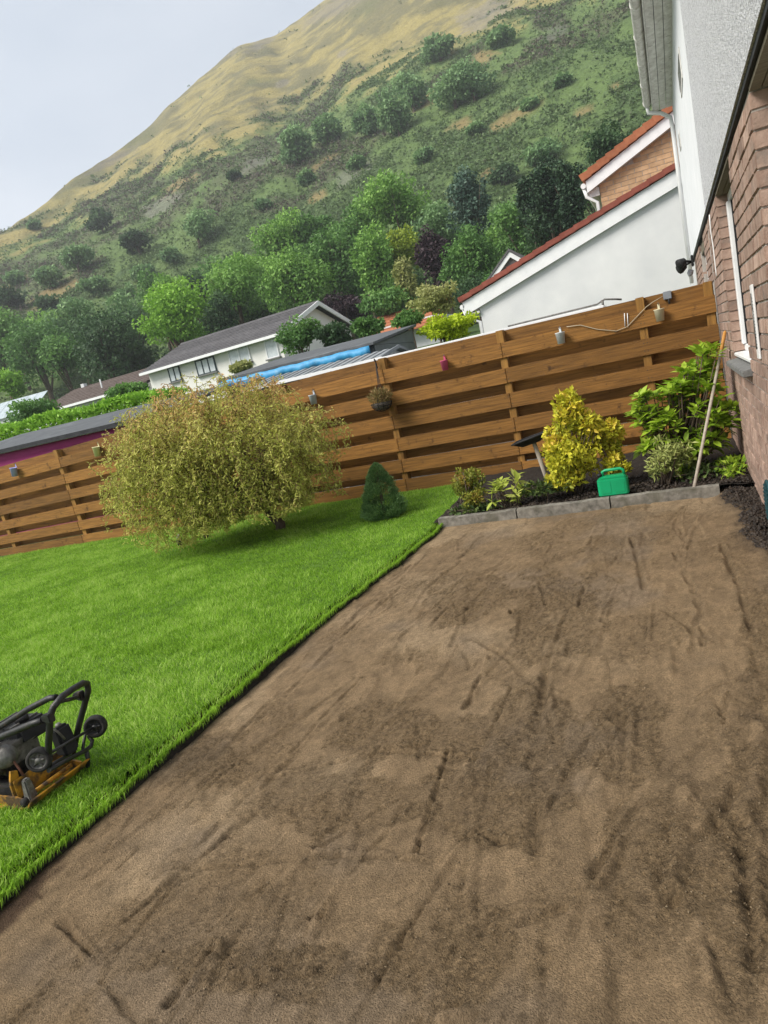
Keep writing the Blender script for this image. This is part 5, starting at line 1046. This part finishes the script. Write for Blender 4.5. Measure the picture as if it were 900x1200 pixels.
# ================================================================== TREES AND HEDGES BEYOND
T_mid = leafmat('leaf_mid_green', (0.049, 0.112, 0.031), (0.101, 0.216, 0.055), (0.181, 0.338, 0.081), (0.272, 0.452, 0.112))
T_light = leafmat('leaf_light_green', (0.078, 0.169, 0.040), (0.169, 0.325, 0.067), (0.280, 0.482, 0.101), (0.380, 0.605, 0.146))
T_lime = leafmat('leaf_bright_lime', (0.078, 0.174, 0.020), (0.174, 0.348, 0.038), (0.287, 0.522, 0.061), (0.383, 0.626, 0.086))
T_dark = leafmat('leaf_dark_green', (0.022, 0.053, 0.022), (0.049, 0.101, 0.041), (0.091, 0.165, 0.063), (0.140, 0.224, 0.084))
T_con = leafmat('leaf_conifer', (0.012, 0.029, 0.017), (0.026, 0.058, 0.029), (0.049, 0.096, 0.043), (0.072, 0.131, 0.058), trans=.1)
T_blue = leafmat('leaf_blue_green', (0.029, 0.065, 0.046), (0.061, 0.116, 0.080), (0.102, 0.171, 0.116), (0.145, 0.225, 0.152), trans=.1)
T_pur = leafmat('leaf_purple', (0.017, 0.010, 0.014), (0.038, 0.022, 0.029), (0.065, 0.038, 0.046), (0.102, 0.061, 0.065), trans=.15)
T_yel = leafmat('leaf_yellow_green', (.11, .17, .015), (.20, .28, .025), (.31, .39, .04), (.42, .48, .06)) # (0.131, 0.160, 0.017), (0.261, 0.290, 0.029), (0.406, 0.420, 0.043), (0.522, 0.522, 0.072))
T_pale = leafmat('leaf_pale_variegated', (0.145, 0.174, 0.051), (0.290, 0.319, 0.102), (0.435, 0.450, 0.174), (0.580, 0.580, 0.275))
T_gold = leafmat('leaf_gold_conifer', (0.174, 0.261, 0.012), (0.348, 0.464, 0.017), (0.522, 0.638, 0.029), (0.667, 0.754, 0.058))
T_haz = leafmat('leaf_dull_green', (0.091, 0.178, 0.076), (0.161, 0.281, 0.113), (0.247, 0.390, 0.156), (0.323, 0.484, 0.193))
L = [(-5,400,70,80,78,T_mid,'green tree above the greenhouse roof'),
 (42,405,75,62,72,T_mid,'mid green tree behind the greenhouse'),
 (85,372,60,44,84,T_haz,'hazy green tree standing up the slope behind the dark tree'),
 (122,402,92,88,62,T_dark,'big dark green tree behind the brown roof'),
 (72,412,52,50,66,T_mid,'olive green tree beside the big dark tree'),
 (12,447,28,30,56,T_lime,'small lime yellow tree by the greenhouse roof'),
 (203,368,92,70,60,T_lime,'bright lime green tree behind the bungalow roof'),
 (198,338,40,30,72,T_light,'light tree peeping above the bright lime tree'),
 (272,328,82,72,68,T_light,'light green tree behind the bungalow ridge'),
 (258,368,34,48,60,T_dark,'dull narrow tree between the lime tree and the ridge'),
 (344,325,72,88,66,T_light,'tall light green tree behind the gable of the bungalow'),
 (330,276,62,54,86,T_light,'light green tree higher up behind the bungalow gable'),
 (394,302,58,92,70,T_mid,'mid green tree between the light trees'),
 (440,306,46,80,64,T_light,'upright light green tree above the orange roof'),
 (470,292,42,56,67,T_yel,'yellow green tree beside the purple tree'),
 (508,298,36,72,62,T_pur,'tall dark purple leaved tree'),
 (551,298,64,84,60,T_mid,'round dense green tree beside the purple tree'),
 (612,268,74,66,66,T_mid,'spreading green tree behind the red verge'),
 (462,237,84,70,84,T_light,'large light green tree at the foot of the hill'),
 (402,358,54,40,56,T_pur,'low dark purple tree behind the bungalow gable end'),
 (475,326,24,52,50,T_pale,'thin olive tree above the pale shrub'),
 (452,352,56,32,49,T_mid,'mid green shrub above the orange roof'),
 (596,330,56,36,48,T_mid,'green tree below the small dark gable'),
 (640,262,60,50,60,T_dark,'dark green tree behind the red verge'),
 (710,166,52,40,66,T_dark,'dark rounded tree beside the orange verge'),
 (560,345,50,44,52,T_dark,'dark tree in the gap left of the white gable'),
 (300,365,60,46,72,T_mid,'green tree just behind the bungalow ridge'),
 (420,270,50,54,80,T_mid,'mid green tree in the belt under the hill'),
 (505,262,50,50,80,T_haz,'dull green tree above the purple tree'),
 (370,270,48,40,88,T_mid,'mid green tree at the upper edge of the tree belt'),
 (160,420,60,50,64,T_dark,'dark green tree at the end of the bungalow roof'),
 (240,395,60,40,66,T_mid,'green tree low behind the bungalow roof')]
for i, (x, y) in enumerate([(20,372),(60,362),(150,345),(185,322),(230,312),(262,298),(300,292),(318,318),(352,284),(382,262),(412,300),(425,242),(452,272),(486,258),(512,246),(530,272),(575,262),(590,238),(604,290),(655,196),(690,190),(585,310),(480,312),(420,335),(372,338),(240,352)]):
    cn = ['mid green', 'light green', 'dull grey green', 'mid green', 'dark green'][i % 5]
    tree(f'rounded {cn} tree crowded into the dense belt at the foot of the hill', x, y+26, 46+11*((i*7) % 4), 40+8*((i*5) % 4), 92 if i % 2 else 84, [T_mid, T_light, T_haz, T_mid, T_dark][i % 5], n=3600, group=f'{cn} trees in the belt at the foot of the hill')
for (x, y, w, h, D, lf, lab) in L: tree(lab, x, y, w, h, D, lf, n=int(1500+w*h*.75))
for (x, y, w, h, D, lf, lab) in [(548,232,56,74,74,T_blue,'blue green spruce at the foot of the hill'), (640,222,44,76,58,T_con,'dark conifer left of the brick gable'), (668,222,40,80,56,T_con,'dark conifer against the brick gable eaves'), (620,232,36,56,62,T_con,'smaller dark conifer next to the conifer pair')]:
    tree(lab, x, y, w, h, D, lf, n=4600, name='conifer', shape=.5, clumps=46, csz=.32)
for (x, y, w, h, D, lf, lab) in [(508,352,66,42,24,T_pale,'rounded pale cream green shrub behind the grey shed'), (352,394,60,54,30,T_mid,'dark green shrub in front of the bungalow gable'), (392,393,46,34,30,T_dark,'dark shrub between bungalow gable and grey shed'), (432,382,42,22,30,T_mid,'small green shrub under the orange roof'), (480,374,44,20,22,T_mid,'low green shrub at the end of the grey shed'), (150,460,58,26,26,T_mid,'green shrub in front of the brown roofed house'), (36,484,84,32,26,T_mid,'wide green shrub behind the hedge'), (284,430,34,12,26,T_pale,'thin straggly shrub under the bungalow windows'), (585,352,26,22,40,T_mid,'small green shrub at the white gable eaves')]:
    tree(lab, x, y, w, h, D, lf, n=3000, name='garden_shrub', clumps=28, cat='shrub', trunk_r=.06)
gt = tree('bright golden green conifer bush beside the white gable', 524, 383, 78, 36, 15.5, T_gold, n=5200, name='golden_conifer', clumps=40, cat='shrub', trunk_r=.06)
# hillside trees, rooted on the slope
for (x, y, w, h) in [(350,172,50,44),(384,152,38,34),(431,146,28,34),(466,136,42,52),(484,112,40,44),(533,108,66,42),(556,98,60,46),(515,58,44,26),(583,46,34,20)]:
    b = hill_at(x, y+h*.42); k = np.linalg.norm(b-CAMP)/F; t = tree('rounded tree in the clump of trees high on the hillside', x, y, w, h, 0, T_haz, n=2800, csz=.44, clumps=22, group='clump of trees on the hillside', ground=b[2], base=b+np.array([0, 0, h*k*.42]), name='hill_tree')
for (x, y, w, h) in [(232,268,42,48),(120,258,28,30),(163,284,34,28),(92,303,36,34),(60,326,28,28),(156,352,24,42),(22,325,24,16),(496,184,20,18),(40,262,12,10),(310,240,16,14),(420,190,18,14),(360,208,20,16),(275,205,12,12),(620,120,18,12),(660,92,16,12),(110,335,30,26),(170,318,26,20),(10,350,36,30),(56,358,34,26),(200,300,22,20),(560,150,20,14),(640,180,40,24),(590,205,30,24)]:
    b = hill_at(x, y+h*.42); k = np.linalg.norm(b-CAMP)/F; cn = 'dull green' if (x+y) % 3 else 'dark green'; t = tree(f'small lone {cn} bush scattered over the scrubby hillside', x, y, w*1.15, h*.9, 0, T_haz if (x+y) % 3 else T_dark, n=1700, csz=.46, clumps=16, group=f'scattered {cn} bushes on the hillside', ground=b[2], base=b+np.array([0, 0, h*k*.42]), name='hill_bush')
# hedge behind the magenta shed
hd = thing('clipped_hedge', 'bright green clipped hedge behind the magenta shed', 'hedge')
n = 15000; f = rng.random(n); x = -21+8.5*rng.random(n); top = f < .45
zt_ = lambda x: 2.62+.018*(-12-x)+.06*np.sin(x*2.1)
z = np.where(top, zt_(x), 1.3+(zt_(x)-1.3)*rng.random(n)); y = np.where(top, 15+.9*rng.random(n), 15.0)+rng.normal(size=n)*.05
leafmesh('foliage', np.stack([x, y, z+rng.normal(size=n)*.04], -1), rdir(n)+np.array([0, -.3, .8]), rdir(n)+np.array([0, -.6, .5]), .10+.07*rng.random(n), T_lime, hd, .6, .35+.5*rng.random(n)+.2*fbm(x*3, y*3, 2), .1, 'stuff')
mb = MB()
for k_ in range(16): xx = -20.8+k_*.52; mb.tube([(xx, 15.45, .2), (xx+.05, 15.4, 1.5), (xx, 15.45, 2.4)], [.05, .04, .02], 5)
mb.build('stems', bark, hd)
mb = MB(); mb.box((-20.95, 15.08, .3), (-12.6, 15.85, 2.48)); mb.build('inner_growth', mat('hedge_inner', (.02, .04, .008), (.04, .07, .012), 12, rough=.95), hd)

# ---- the damp air between here and the hill
hz = MB(); hz.box((-700, -300, -12), (700, 700, 420)); hm = bpy.data.materials.new('damp_air'); hm.use_nodes = True
hn = hm.node_tree; hn.nodes.remove(hn.nodes['Principled BSDF']); pv = hn.nodes.new('ShaderNodeVolumePrincipled')
pv.inputs['Color'].default_value = (.92, .95, 1, 1); pv.inputs['Density'].default_value = .0006; pv.inputs['Anisotropy'].default_value = .2
hn.links.new(pv.outputs[0], hn.nodes['Material Output'].inputs['Volume'])
tag(hz.build('haze', hm), 'thin damp haze between the garden and the hill', 'haze', kind='stuff')
